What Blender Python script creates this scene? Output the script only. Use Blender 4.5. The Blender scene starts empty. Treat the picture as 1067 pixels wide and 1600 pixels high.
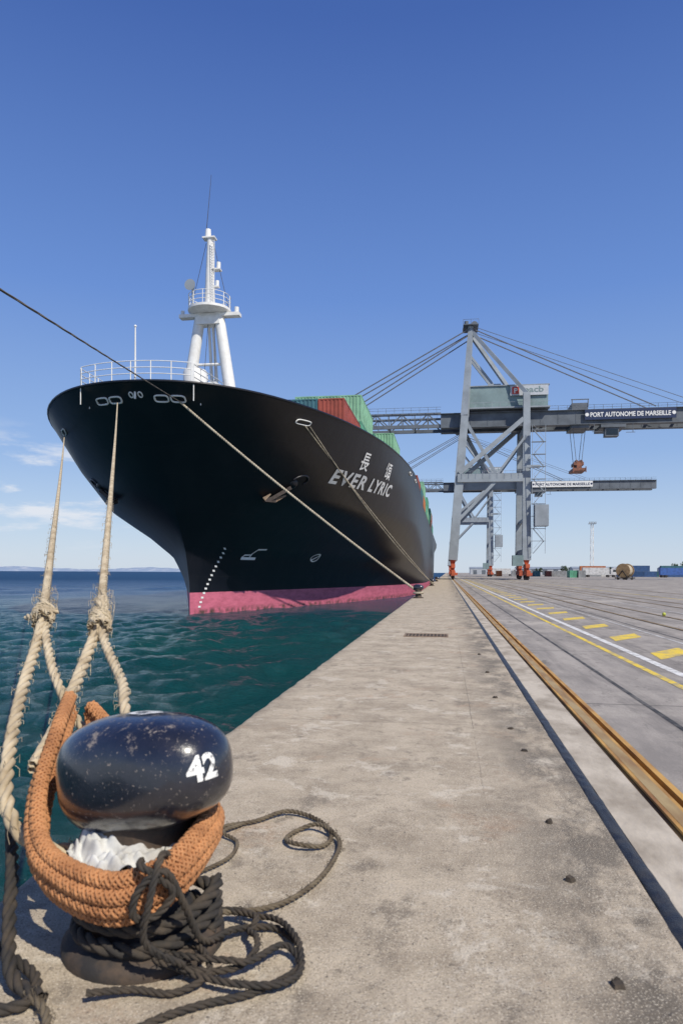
import bpy, bmesh, math, random
import numpy as np
from mathutils import Vector, Matrix, noise as mnoise
random.seed(7); rng=np.random.RandomState(5)
S=bpy.context.scene; COL=S.collection
R=math.radians
# ---------------------------------------------------------------- node helper
class NT:
    def __init__(s,name):
        s.m=bpy.data.materials.new(name); s.m.use_nodes=True
        s.t=s.m.node_tree; s.b=s.t.nodes['Principled BSDF']
        s.pos=None
    def n(s,typ,props=None,**ins):
        nd=s.t.nodes.new(typ)
        for k,v in (props or {}).items(): setattr(nd,k,v)
        for k,v in ins.items():
            key=int(k[1:]) if k[0]=='i' and k[1:].isdigit() else k.replace('_',' ')
            s.set(nd.inputs[key],v)
        return nd
    def set(s,inp,v):
        if hasattr(v,'is_output') : s.t.links.new(v,inp)
        else:
            if isinstance(v,tuple) and len(v)==3 and inp.type=='RGBA': v=(*v,1)
            inp.default_value=v
    def P(s,world=True):
        if s.pos is None:
            s.pos=s.n('ShaderNodeNewGeometry').outputs['Position'] if world else s.n('ShaderNodeTexCoord').outputs['Object']
        return s.pos
    def scl(s,v,sc,loc=(0,0,0)):
        return s.n('ShaderNodeMapping',Vector=v,Scale=sc,Location=loc).outputs[0]
    def noise(s,v,scale,detail=4,rough=.55,dist=0):
        return s.n('ShaderNodeTexNoise',Vector=v,Scale=scale,Detail=detail,Roughness=rough,Distortion=dist).outputs['Fac']
    def rng(s,v,a,b,c=0.,d=1.):
        return s.n('ShaderNodeMapRange',i0=v,i1=a,i2=b,i3=c,i4=d).outputs[0]
    def math(s,op,a,b=0.):
        return s.n('ShaderNodeMath',{'operation':op},i0=a,i1=b).outputs[0]
    def mix(s,f,a,b,mode='MIX'):
        nd=s.t.nodes.new('ShaderNodeMix'); nd.data_type='RGBA'; nd.blend_type=mode
        s.set(nd.inputs[0],f); s.set(nd.inputs[6],a); s.set(nd.inputs[7],b); return nd.outputs[2]
    def bump(s,h,strength=.3,dist=.01,normal=None):
        nd=s.n('ShaderNodeBump',Height=h,Strength=strength,Distance=dist)
        if normal is not None: s.set(nd.inputs['Normal'],normal)
        return nd.outputs[0]
    def out(s,col=None,rough=None,metal=None,normal=None,**k):
        if col is not None: s.set(s.b.inputs['Base Color'],col)
        if rough is not None: s.set(s.b.inputs['Roughness'],rough)
        if metal is not None: s.set(s.b.inputs['Metallic'],metal)
        if normal is not None: s.set(s.b.inputs['Normal'],normal)
        for a,v in k.items(): s.set(s.b.inputs[a.replace('_',' ')],v)
        return s.m
def sm(name,c,c2=None,scale=3.,rough=.5,bump=.15,bd=.005,metal=0.,lo=.4,hi=.65,world=False,detail=5,stretch=(1,1,1)):
    t=NT(name); p=t.scl(t.P(world),stretch)
    if c2 is None: c2=tuple(x*.65 for x in c)
    f=t.rng(t.noise(p,scale,detail),lo,hi)
    f2=t.noise(p,scale*9,3)
    col=t.mix(f,c,c2); col=t.mix(t.rng(f2,.3,.75,0,.35),col,tuple(x*.7 for x in c))
    return t.out(col,t.rng(f,0,1,rough,min(1,rough+.15)),metal,t.bump(f2,bump,bd))
# ---------------------------------------------------------------- mesh builder
ROOT={}
class MB:
    def __init__(s): s.v=[]; s.f=[]; s.mi=[]; s.cur=0
    def add(s,vs,fs):
        o=len(s.v); s.v.extend([tuple(map(float,v)) for v in vs]); s.f.extend([tuple(i+o for i in f) for f in fs]); s.mi.extend([s.cur]*len(fs))
    def box(s,c,d,rz=0):
        x,y,z=d[0]/2,d[1]/2,d[2]/2; vs=[]
        ca,sa=math.cos(rz),math.sin(rz)
        for a in((-x,-y,-z),(x,-y,-z),(x,y,-z),(-x,y,-z),(-x,-y,z),(x,-y,z),(x,y,z),(-x,y,z)):
            vs.append((c[0]+a[0]*ca-a[1]*sa,c[1]+a[0]*sa+a[1]*ca,c[2]+a[2]))
        s.add(vs,[(3,2,1,0),(4,5,6,7),(0,1,5,4),(1,2,6,5),(2,3,7,6),(3,0,4,7)])
    def bb(s,a,b):
        s.box([(a[i]+b[i])/2 for i in range(3)],[abs(b[i]-a[i]) for i in range(3)])
    def beam(s,p,q,w,h=None,w2=None,h2=None,up=(0,0,1)):
        h=h or w; w2=w2 or w; h2=h2 or h
        p=Vector(p);q=Vector(q);d=(q-p).normalized();u=Vector(up)
        if abs(d.dot(u))>.98:u=Vector((0,1,0))
        x=d.cross(u).normalized();y=x.cross(d)
        vs=[p+x*a*w/2+y*b*h/2 for a,b in((-1,-1),(1,-1),(1,1),(-1,1))]+[q+x*a*w2/2+y*b*h2/2 for a,b in((-1,-1),(1,-1),(1,1),(-1,1))]
        s.add(vs,[(3,2,1,0),(4,5,6,7),(0,1,5,4),(1,2,6,5),(2,3,7,6),(3,0,4,7)])
    def cyl(s,p,q,r,r2=None,n=12):
        r2=r if r2 is None else r2
        p=Vector(p);q=Vector(q);d=(q-p).normalized();u=Vector((0,0,1))
        if abs(d.dot(u))>.98:u=Vector((0,1,0))
        x=d.cross(u).normalized();y=x.cross(d);vs=[]
        for c,rr in((p,r),(q,r2)):
            for i in range(n):
                a=2*math.pi*i/n; vs.append(c+(x*math.cos(a)+y*math.sin(a))*rr)
        s.add(vs,[(i,(i+1)%n,n+(i+1)%n,n+i) for i in range(n)]+[tuple(range(n))[::-1],tuple(range(n,2*n))])
    def tube(s,pts,r,n=6,closed=False):
        pts=[Vector(p) for p in pts]; N=len(pts); vs=[]
        prev=None
        for i,p in enumerate(pts):
            a=pts[(i-1)%N] if (closed or i>0) else p; b=pts[(i+1)%N] if (closed or i<N-1) else p
            d=(b-a).normalized()
            if prev is None:
                u=Vector((0,0,1)) if abs(d.z)<.95 else Vector((1,0,0)); x=d.cross(u).normalized()
            else: x=(prev-d*prev.dot(d)).normalized()
            prev=x;y=x.cross(d)
            for k in range(n):
                t=2*math.pi*k/n; vs.append(p+(x*math.cos(t)+y*math.sin(t))*r)
        fs=[]
        for i in range(N if closed else N-1):
            j=(i+1)%N
            for k in range(n):
                fs.append((i*n+k,i*n+(k+1)%n,j*n+(k+1)%n,j*n+k))
        s.add(vs,fs)
    def sphere(s,c,r,nu=16,nv=10,sc=(1,1,1)):
        vs=[];fs=[]
        for j in range(nv+1):
            t=math.pi*j/nv
            for i in range(nu):
                a=2*math.pi*i/nu; vs.append((c[0]+r*sc[0]*math.sin(t)*math.cos(a),c[1]+r*sc[1]*math.sin(t)*math.sin(a),c[2]+r*sc[2]*math.cos(t)))
        for j in range(nv):
            for i in range(nu): fs.append((j*nu+i,(j+1)*nu+i,(j+1)*nu+(i+1)%nu,j*nu+(i+1)%nu))
        s.add(vs,fs)
    def lathe(s,c,prof,n=32):
        vs=[];fs=[];m=len(prof)
        for r,z in prof:
            for i in range(n):
                a=2*math.pi*i/n; vs.append((c[0]+r*math.cos(a),c[1]+r*math.sin(a),c[2]+z))
        for j in range(m-1):
            for i in range(n): fs.append((j*n+i,j*n+(i+1)%n,(j+1)*n+(i+1)%n,(j+1)*n+i))
        s.add(vs,fs)
    def done(s,name,mats,parent=None,smooth=False,label=None,cat=None,group=None,kind=None,angle=None):
        if not isinstance(mats,(list,tuple)): mats=[mats]
        me=bpy.data.meshes.new(name)
        V=np.array(s.v)
        if parent is not None: off=np.array(ROOT[parent.name])
        else: off=np.array([(V[:,0].min()+V[:,0].max())/2,(V[:,1].min()+V[:,1].max())/2,V[:,2].min()])
        me.from_pydata((V-off).tolist(),[],s.f)
        for m in mats: me.materials.append(m)
        if len(mats)>1: me.polygons.foreach_set('material_index',s.mi)
        if smooth: me.polygons.foreach_set('use_smooth',[True]*len(me.polygons))
        me.update()
        ob=bpy.data.objects.new(name,me); COL.objects.link(ob)
        if parent is not None: ob.parent=parent
        else: ob.location=off.tolist()
        ROOT[ob.name]=tuple(off)
        if smooth and angle:
            me.set_sharp_from_angle(angle=R(angle))
        tag(ob,label,cat,group,kind); return ob
def tag(ob,label=None,cat=None,group=None,kind=None):
    if label: ob['label']=label
    if cat: ob['category']=cat
    if group: ob['group']=group
    if kind: ob['kind']=kind
def empty(name,loc,label,cat,group=None):
    e=bpy.data.objects.new(name,None); COL.objects.link(e); e.location=loc; e.empty_display_size=.5
    ROOT[e.name]=tuple(loc); tag(e,label,cat,group); return e
def copy_tree(o,parent=None):
    c=o.copy(); COL.objects.link(c)
    if parent is not None: c.parent=parent; c.matrix_parent_inverse=o.matrix_parent_inverse.copy()
    ROOT[c.name]=ROOT.get(o.name,(0,0,0))
    for ch in [x for x in o.children if x!=c]: copy_tree(ch,c)
    return c
def text_mesh(body,size=1.,bold=.02,fine=None,align='CENTER',space=1.):
    cu=bpy.data.curves.new('t','FONT'); cu.body=body; cu.size=size; cu.offset=bold*size; cu.align_x=align; cu.resolution_u=3; cu.space_character=space
    ob=bpy.data.objects.new('t',cu); COL.objects.link(ob)
    dg=bpy.context.evaluated_depsgraph_get(); dg.update()
    me=bpy.data.meshes.new_from_object(ob.evaluated_get(dg))
    bm=bmesh.new(); bm.from_mesh(me); bmesh.ops.triangulate(bm,faces=bm.faces[:])
    if fine:
        for _ in range(6):
            es=[e for e in bm.edges if e.calc_length()>fine]
            if not es: break
            bmesh.ops.subdivide_edges(bm,edges=es,cuts=1); bmesh.ops.triangulate(bm,faces=bm.faces[:])
    bm.verts.index_update()
    V=[(v.co.x,v.co.y) for v in bm.verts]; F=[tuple(v.index for v in f.verts) for f in bm.faces]
    bm.free(); bpy.data.objects.remove(ob); bpy.data.curves.remove(cu); bpy.data.meshes.remove(me)
    return V,F
# ---------------------------------------------------------------- rope
def resample(pts,step):
    P=np.array(pts,float); n=len(P)
    if n==2: dense=np.linspace(P[0],P[1],50)
    else:
        E=np.vstack([2*P[0]-P[1],P,2*P[-1]-P[-2]]); out=[]
        for i in range(n-1):
            a,b,c,d=E[i:i+4]
            for t in np.linspace(0,1,24,endpoint=False):
                out.append(.5*((2*b)+(-a+c)*t+(2*a-5*b+4*c-d)*t*t+(-a+3*b-3*c+d)*t**3))
        out.append(P[-1]); dense=np.array(out)
    L=np.concatenate([[0],np.cumsum(np.linalg.norm(np.diff(dense,axis=0),axis=1))])
    m=max(4,int(L[-1]/step)); s=np.linspace(0,L[-1],m)
    return np.stack([np.interp(s,L,dense[:,k]) for k in range(3)],1),s
def rope_into(mb,pts,r,pitch=None,strands=3,step=None,sides=6,braid=False):
    pitch=pitch or r*8; step=step or pitch/10
    C,s=resample(pts,step); n=len(C)
    T=np.gradient(C,axis=0); T/=np.linalg.norm(T,axis=1)[:,None]
    N=np.zeros_like(C); u=np.array([0,0,1.]) if abs(T[0,2])<.9 else np.array([1.,0,0])
    x=np.cross(T[0],u); x/=np.linalg.norm(x); N[0]=x
    for i in range(1,n):
        x=N[i-1]-T[i]*np.dot(N[i-1],T[i]); N[i]=x/np.linalg.norm(x)
    B=np.cross(T,N)
    for k in range(strands):
        if braid:
            h=strands//2; sg=1 if k<h else -1; ph=sg*2*np.pi*s/pitch+2*np.pi*(k%h)/h
            a=r*.80+r*.09*np.cos(h*2*np.pi*s/pitch*2+(0 if sg>0 else np.pi)); sr=r*.27
        else:
            ph=2*np.pi*s/pitch+2*np.pi*k/strands; a=np.full(n,r*.5); sr=r*.56
        cen=C+N*(a*np.cos(ph))[:,None]+B*(a*np.sin(ph))[:,None]
        th=np.arange(sides)*2*np.pi/sides
        V=cen[:,None,:]+sr*(np.cos(th)[None,:,None]*N[:,None,:]+np.sin(th)[None,:,None]*B[:,None,:])
        V=V.reshape(-1,3); o=len(mb.v); mb.v.extend(map(tuple,V.tolist()))
        i=np.arange(n-1)[:,None]*sides; kk=np.arange(sides)[None,:]; k2=(kk+1)%sides
        F=np.stack([i+kk,i+k2,i+sides+k2,i+sides+kk],-1).reshape(-1,4)+o
        mb.f.extend(map(tuple,F.tolist())); mb.mi.extend([mb.cur]*len(F))
    if braid: mb.tube(C.tolist(),r*.72,8)
def fuzz(mb,pts,r,n,seed,ln=.05):
    """loose yarn ends standing off a worn rope"""
    rr=random.Random(seed); C,s=resample(pts,.02)
    for _ in range(n):
        i=rr.randrange(1,len(C)-1); T=Vector(C[i+1]-C[i-1]).normalized(); d=Vector((rr.gauss(0,1),rr.gauss(0,1),rr.gauss(0,1))); d=(d-T*d.dot(T)).normalized()
        p=Vector(C[i])+d*r*.8; l=ln*rr.uniform(.4,1.1); q=p+(d*.6+T*rr.uniform(-.9,.9))*l; e=q+Vector((0,0,-l*.5))+T*rr.uniform(-.5,.5)*l
        mb.tube([p,(p+q)/2+d*.004,q,e],.0016,3)
def sag(p,q,s,n=12):
    out=[]
    for i in range(n+1):
        t=i/n; out.append((p[0]+(q[0]-p[0])*t,p[1]+(q[1]-p[1])*t,p[2]+(q[2]-p[2])*t-s*4*t*(1-t)))
    return out
# ================================================================ MATERIALS
t=NT('quay_concrete'); p=t.P()
xyz=t.n('ShaderNodeSeparateXYZ',Vector=p); X=xyz.outputs[0];Y=xyz.outputs[1]
col=t.mix(t.rng(t.noise(p,1.6,12,.76),.42,.62),(.60,.505,.375),(.35,.285,.205))
col=t.mix(t.rng(t.noise(t.scl(p,(1,1,1),(9,3,0)),1.9,12,.78,.3),.55,.595,0,.75),col,(.74,.66,.53))
col=t.mix(t.rng(t.noise(t.scl(p,(1,.7,1),(3,17,0)),2.1,12,.78),.55,.63,0,.75),col,(.17,.14,.105))
col=t.mix(t.rng(t.noise(t.scl(p,(1,1,1),(21,-7,0)),6.5,10,.8),.56,.63,0,.7),col,(.17,.14,.105))
col=t.mix(t.rng(t.noise(t.scl(p,(1,1,1),(-11,5,0)),11,8,.8),.58,.64,0,.6),col,(.72,.65,.53))
col=t.mix(t.rng(t.noise(t.scl(p,(1,1,1),(31,7,0)),1.1,9,.75),.57,.66,0,.45),col,(.46,.27,.15))
xm=t.rng(t.math('ABSOLUTE',t.math('SUBTRACT',X,.85)),.1,.65,1,0)
col=t.mix(t.math('MULTIPLY',xm,t.rng(t.noise(t.scl(p,(1,.5,1),(5,1,0)),1.7,11,.76),.44,.56,0,.85)),col,(.09,.078,.062))
xe=t.rng(X,-1.9,-2.12,0,1)
col=t.mix(t.math('MULTIPLY',xe,t.rng(t.noise(p,3,7,.7),.4,.6,0,.6)),col,(.16,.135,.10))
vo=t.n('ShaderNodeTexVoronoi',Vector=t.n('ShaderNodeVectorMath',{'operation':'ADD'},i0=p,i1=t.n('ShaderNodeTexNoise',Vector=p,Scale=3.,Detail=8.,Roughness=.7).outputs['Color']).outputs[0],Scale=1.6).outputs['Distance']
col=t.mix(t.rng(vo,.05,.16,.75,0),col,(.11,.092,.072))
fy=t.math('FRACT',t.math('DIVIDE',t.math('ADD',t.math('ADD',Y,2.2),t.math('MULTIPLY',t.noise(p,2.,3),.08)),6.5))
jy=t.rng(t.math('ABSOLUTE',t.math('SUBTRACT',fy,.5)),.0,.0018,.75,0)
wx=t.math('ADD',X,t.math('MULTIPLY',t.noise(p,5.,6,.75),.05))
jx=t.rng(t.math('ABSOLUTE',t.math('SUBTRACT',wx,.30)),.001,.006,.6,0)
jx=t.math('MULTIPLY',jx,t.math('MULTIPLY',t.rng(t.noise(p,1.7,4),.42,.52),t.rng(Y,4.5,6.5)))
col=t.mix(t.math('MAXIMUM',jy,jx),col,(.12,.10,.08))
fn=t.noise(p,60,5,.7); col=t.mix(t.rng(fn,.3,.7,0,.5),col,(.22,.18,.13))
sp=t.noise(p,120,3); col=t.mix(t.rng(sp,.58,.66,0,.8),col,(.74,.66,.52)); col=t.mix(t.rng(sp,.42,.34,0,.85),col,(.10,.082,.06))
sp2=t.noise(p,34,3,.6); col=t.mix(t.rng(sp2,.66,.70,0,.8),col,(.07,.06,.05))
b1=t.bump(t.noise(p,7,8,.7),.6,.02); b2=t.bump(fn,.8,.008,b1); b3=t.bump(t.math('SUBTRACT',1.,t.math('MAXIMUM',jy,jx)),.6,.01,b2)
M_quay=t.out(col,.88,0.,b3)
t=NT('apron_pavement'); p=t.P()
xyz=t.n('ShaderNodeSeparateXYZ',Vector=p); X=xyz.outputs[0];Y=xyz.outputs[1]
col=t.mix(t.rng(t.noise(t.scl(p,(1,.25,1)),1.,12,.76),.40,.60),(.43,.385,.335),(.25,.225,.20))
col=t.mix(t.rng(t.noise(t.scl(p,(1,.05,1),(4,2,0)),1.8,8,.7),.50,.66,0,.75),col,(.15,.135,.12))
col=t.mix(t.rng(t.noise(t.scl(p,(.3,.3,1),(14,2,0)),.7,8,.7),.54,.63,0,.6),col,(.56,.505,.43))
col=t.mix(t.rng(t.noise(t.scl(p,(1,.4,1),(1,22,0)),2.4,9,.75),.56,.65,0,.7),col,(.10,.09,.08))
fx=t.rng(t.math('ABSOLUTE',t.math('SUBTRACT',t.math('FRACT',t.math('DIVIDE',t.math('SUBTRACT',X,-.1),5.)),.5)),.0,.004,1,0)
fy=t.rng(t.math('ABSOLUTE',t.math('SUBTRACT',t.math('FRACT',t.math('DIVIDE',Y,6.)),.5)),.0,.005,1,0)
far=t.rng(Y,60,120,1,0)
col=t.mix(t.math('MULTIPLY',t.math('MAXIMUM',fx,fy),far),col,(.06,.055,.05))
fn=t.noise(p,50,5,.7); col=t.mix(t.rng(fn,.35,.7,0,.5),col,(.17,.155,.138))
M_apron=t.out(col,.88,0.,t.bump(fn,.6,.006,t.bump(t.noise(p,5,6),.3,.02)))
t=NT('sea_water'); p=t.P()
nz=t.noise(t.scl(p,(1,1,1)),.05,5,.6)
col=t.mix(t.rng(nz,.35,.65),(.008,.088,.086),(.006,.060,.068))
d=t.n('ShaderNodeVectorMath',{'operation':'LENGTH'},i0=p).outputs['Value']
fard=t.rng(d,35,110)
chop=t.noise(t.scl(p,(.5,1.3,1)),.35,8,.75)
col=t.mix(fard,col,t.mix(t.rng(chop,.42,.6),(.009,.042,.11),(.018,.066,.14)))  # far water: navy base colour stands in for sky reflected by waves
fo=t.math('MULTIPLY',t.rng(t.noise(t.scl(p,(1,1.6,1)),1.7,9,.78,.5),.64,.69),t.rng(t.noise(p,.3,3),.42,.56))
col=t.mix(t.math('MULTIPLY',fo,.55),col,(.6,.68,.68))
b1=t.bump(t.noise(t.scl(p,(1,1.5,1)),2.4,8,.75,.3),1.,.24)
b2=t.bump(t.noise(t.scl(p,(1,1.4,1)),9.,6,.7,.4),1.,.075,b1)
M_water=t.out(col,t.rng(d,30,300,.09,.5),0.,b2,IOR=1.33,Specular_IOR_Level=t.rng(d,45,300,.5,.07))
t=NT('hull_black_paint'); p=t.P()
col=t.mix(t.rng(t.noise(t.scl(p,(.4,.4,.08)),1.2,6,.6),.45,.7),(.0045,.0055,.010),(.009,.010,.015))
col=t.mix(t.rng(t.noise(t.scl(p,(1.6,1.6,.12),(3,3,3)),1.,6,.7),.66,.78,0,.3),col,(.04,.027,.02))
zz=t.n('ShaderNodeSeparateXYZ',Vector=p).outputs[2]; yy=t.n('ShaderNodeSeparateXYZ',Vector=p).outputs[1]
pl=t.rng(t.math('ABSOLUTE',t.math('SUBTRACT',t.math('FRACT',t.math('DIVIDE',zz,2.4)),.5)),0,.012,1,0)
pv=t.rng(t.math('ABSOLUTE',t.math('SUBTRACT',t.math('FRACT',t.math('DIVIDE',yy,6.)),.5)),0,.005,1,0)
col=t.mix(t.math('MULTIPLY',t.math('MAXIMUM',pl,pv),.5),col,(.014,.015,.019))
M_hull=t.out(col,.38,0.,t.bump(t.math('MAXIMUM',pl,pv),.15,.02,t.bump(t.noise(p,.5,3),.25,.12)))
t=NT('pink_boot_paint'); p=t.P()
zz=t.n('ShaderNodeSeparateXYZ',Vector=p).outputs[2]
col=t.mix(t.rng(t.noise(t.scl(p,(.6,.6,2)),1.5,6,.65),.4,.65),(.66,.17,.25),(.50,.12,.18))
col=t.mix(t.math('MULTIPLY',t.rng(zz,-1.5,-1.15,1,0),t.rng(t.noise(p,2,6),.4,.65)),col,(.10,.06,.05))
M_pink=t.out(col,.6,0.,t.bump(t.noise(p,3,4),.3,.03))
M_white=sm('white_ship_paint',(.80,.80,.78),(.70,.69,.66),2.,.45,.1,world=True)
M_letter=sm('white_lettering',(.90,.90,.88),(.82,.82,.80),3.,.5,.1)
M_deck=sm('deck_paint',(.16,.18,.16),None,1.,.7)
M_dark=sm('dark_steel',(.03,.03,.033),(.06,.045,.035),3.,.5)
M_rust=sm('rusty_anchor_steel',(.06,.045,.04),(.035,.025,.02),3.,.75)
M_rustl=sm('rusty_anchor_fluke',(.26,.19,.13),(.14,.09,.06),3.,.75)
M_crane=sm('crane_grey_paint',(.30,.34,.38),(.22,.25,.28),.35,.5,.1,world=True)
M_crane2=sm('crane_dark_paint',(.13,.15,.175),(.08,.095,.115),.4,.5,.1)
M_house=NT('machinery_house_cladding'); _t=M_house; _p=_t.P(False); _w=_t.n('ShaderNodeTexWave',{'bands_direction':'X'},Vector=_p,Scale=1.6,Distortion=0.).outputs['Fac']
M_house=_t.out(_t.mix(_t.rng(_t.noise(_p,.4,5),.4,.65),(.20,.28,.29),(.15,.21,.22)),.5,0.,_t.bump(_w,.5,.05))
M_orange=sm('bogie_red_orange_paint',(.55,.11,.04),(.30,.07,.035),1.5,.55)
M_signblue=sm('sign_dark_blue',(.015,.03,.09),None,2.,.4)
M_signwhite=sm('sign_white',(.8,.8,.78),(.7,.7,.68),2.,.4)
M_signgrey=sm('sign_pale_grey',(.50,.53,.56),(.42,.45,.48),2.,.4)
M_red=sm('logo_red',(.55,.06,.04),None,2.,.4)
M_glass=sm('dark_glass',(.02,.03,.04),None,2.,.1)
M_stay=sm('stay_cable_steel',(.12,.12,.13),None,2.,.5)
M_rope=sm('weathered_manila_rope',(.56,.47,.33),(.34,.265,.17),6.,.9,.7,.004,world=True)
M_rope2=sm('grey_mooring_rope',(.50,.44,.34),(.34,.29,.22),2.,.9,.5,world=True)
M_line=sm('thin_line_rope',(.17,.145,.12),(.10,.085,.07),2.,.9,.5,world=True)
M_sleeve=sm('brown_braided_rope',(.50,.235,.10),(.32,.14,.06),7.,.9,.7,.004,world=True)
M_black=sm('tarred_black_rope',(.030,.026,.022),(.075,.058,.042),9.,.85,.6,.004,world=True)
M_brn=sm('tan_brown_rope',(.15,.12,.08),(.08,.06,.04),9.,.9,.6,.004,world=True)
M_post=sm('dirty_black_iron',(.03,.027,.025),(.11,.075,.05),7.,.75,.6,.004)
t=NT('bollard_gloss_paint'); p=t.P(False)
n1=t.noise(p,14,7,.7); n2=t.noise(p,55,4,.7)
zt_=t.rng(t.n('ShaderNodeSeparateXYZ',Vector=p).outputs[2],.80,1.0,0,.06)
wear=t.math('MAXIMUM',t.rng(n2,.62,.68,0,.9),t.rng(t.math('ADD',zt_,t.noise(t.scl(p,(1,1,1),(4,4,4)),9,9,.8)),.60,.655,0,.85))
col=t.mix(t.rng(n1,.35,.7),(.008,.010,.018),(.018,.019,.030))
col=t.mix(wear,col,(.27,.23,.20))
M_boll=t.out(col,t.rng(wear,0,1,.30,.7),0.,t.bump(n2,.5,.003,t.bump(t.noise(p,12,5),.4,.008)),Coat_Weight=t.rng(wear,0,1,1,0),Coat_Roughness=.15)
M_cloth=sm('white_rag',(.66,.66,.63),(.42,.40,.36),7.,.9,.4,.004)
M_tar=sm('black_rubber_seal',(.018,.018,.022),(.05,.048,.045),12.,.3,.8,.01,world=True)
M_rail=sm('rust_ochre_rail',(.58,.33,.08),(.24,.11,.04),5.,.6,.5,.003,world=True,stretch=(1,.25,1))
M_railtop=sm('worn_rail_steel',(.50,.35,.14),(.30,.17,.07),6.,.45,.2,metal=.2,world=True,stretch=(1,.2,1))
M_groove=sm('groove_dark',(.035,.028,.022),(.09,.07,.05),9.,.95,.8,.01,world=True)  # dark brown tone for channel floor, rail grooves, drain bed and pit lumps
M_strip=sm('pale_concrete_strip',(.54,.475,.38),(.28,.235,.18),2.9,.85,.7,.008,world=True,stretch=(1,.5,1),detail=10)
def worn(name,c,lo=.46,hi=.62):
    t=NT(name); p=t.P(); f=t.math('MULTIPLY',t.rng(t.noise(p,3.5,8,.75),lo,hi),.85)
    return t.out(t.mix(f,c,(.26,.24,.21)),.75,0.,t.bump(t.noise(p,50,4),.4,.005))
M_yel=worn('worn_yellow_paint',(.78,.56,.05)); M_wl=worn('worn_white_paint',(.74,.73,.70)); M_wl2=worn('faded_white_paint',(.60,.59,.56),.40,.55); M_tarl=worn('tar_seam',(.04,.038,.036),.45,.7)
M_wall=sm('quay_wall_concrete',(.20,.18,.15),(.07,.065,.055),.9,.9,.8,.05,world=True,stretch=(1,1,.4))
# ================================================================ GROUND
EDGE=-2.15
mb=MB()
ys=[-6.]; 
while ys[-1]<9000: ys.append(ys[-1]+(.12 if ys[-1]<16 else max(.12,.045*(ys[-1]-13.3))))
xs=[EDGE-.0,EDGE+.012,EDGE+.035,EDGE+.08,EDGE+.2]+list(np.linspace(EDGE+.4,1.0,12))
vs=[];nx=len(xs)+1
for y in ys:
    amp=1 if y<60 else 0
    e=amp*(.022*mnoise.noise(Vector((y*3,0,0)))+.018*mnoise.noise(Vector((y*9,3,0)))-.05*max(0,mnoise.noise(Vector((y*1.3,7,0)))-.3))
    vs.append((EDGE-.004+e*.4,y,-4.))
    for i,x in enumerate(xs):
        zo=[-.035,-.012,-.003,0,0][i] if i<5 else 0
        vs.append((x+(e if i<3 else 0),y,zo+amp*.004*mnoise.noise(Vector((x*2,y*2,1)))))
fs=[];mi=[]
for j in range(len(ys)-1):
    for i in range(nx-1):
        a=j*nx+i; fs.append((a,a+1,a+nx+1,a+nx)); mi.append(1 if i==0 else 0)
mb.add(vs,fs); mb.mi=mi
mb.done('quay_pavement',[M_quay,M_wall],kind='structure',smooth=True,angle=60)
def strip(name,x0,x1,z,mat,y0=-6,y1=4000,kind='structure'):
    m=MB(); m.add([(x0,y0,z),(x1,y0,z),(x1,y1,z),(x0,y1,z)],[(0,1,2,3)]); return m.done(name,mat,kind=kind)
strip('ground',1.70,9000,0,M_apron,-60,9000)
strip('rail_channel_floor',.98,1.72,-.06,M_groove)
m=MB(); m.bb((1.09,-6,-.059),(1.40,4000,-.001)); m.done('concrete_strip_pavement',M_strip,kind='structure')
m=MB()
yy=-4.
rows=[]
while yy<300:
    rows.append(yy); yy+=.05 if yy<14 else max(.05,.03*(yy-12))
for y in rows:
    w=.046+.014*mnoise.noise(Vector((y*4,0,5))); cx=1.045+.012*mnoise.noise(Vector((y*1.2,2,5)))
    for a in np.linspace(0,math.pi,7):
        m.v.append((cx+w*math.cos(a),y,-.004+(.012+.010*mnoise.noise(Vector((y*9,a,1))))*math.sin(a)))
m.f=[(j*7+i,j*7+i+1,(j+1)*7+i+1,(j+1)*7+i) for j in range(len(rows)-1) for i in range(6)]; m.mi=[0]*len(m.f)
m.done('black_joint_seal',M_tar,smooth=True,kind='structure')
def rail(name,x,w=.08,y1=1500,top=.012,label='rusty ochre crane rail set flush in the quay'):
    m=MB(); m.cur=0
    m.bb((x-w/2-.02,-6,-.058),(x+w/2+.02,y1,-.02)); m.bb((x-w*.25,-6,-.02),(x+w*.25,y1,top-.012))
    m.bb((x-w/2,-6,top-.02),(x+w/2,y1,top)); m.cur=1
    m.bb((x-w*.3,-6,top),(x+w*.3,y1,top+.002))
    return m.done(name,[M_rail,M_railtop],label=label,cat='rail',group='rails along the quay')
rail('crane_rail',1.515,.15)
m=MB(); m.bb((1.65,-6,-.05),(1.70,1500,.004)); m.done('rail_channel_kerb',M_rail,kind='structure')
def flushrail(x,lab):
    m=MB(); m.cur=0; m.bb((x-.10,-6,.001),(x+.10,900,.004)); m.cur=1; m.bb((x-.035,-6,.004),(x+.035,900,.012))
    m.done('rail',[M_groove,M_railtop],label=lab,cat='rail',group='rails along the quay')
for x in (6.6,8.04,10.8,12.24): flushrail(x,'steel railway rail set flush in the pavement')
flushrail(18.,'landside crane rail set flush in the pavement')
strip('road_marking_yellow_line',3.22,3.34,.004,M_yel,-2,400)
strip('road_marking_white_line',3.60,3.76,.004,M_wl,-2,400)
for x0,x1,mt in ((2.38,2.44,M_tarl),(5.30,5.40,M_wl2),(5.62,5.67,M_tarl),(9.3,9.42,M_wl2),(14.2,14.32,M_yel),(15.1,15.2,M_wl2)):
    strip('road_marking_line',x0,x1,.004,mt,-2,400)
m=MB(); y=3.
while y<170:
    m.add([(3.95,y,.004),(4.05,y+1.1,.004),(4.95,y+2.3,.004),(4.85,y+1.2,.004)],[(0,3,2,1)])
    y+=3.6
m.done('road_marking_yellow_hatching',M_yel,kind='structure')
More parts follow.
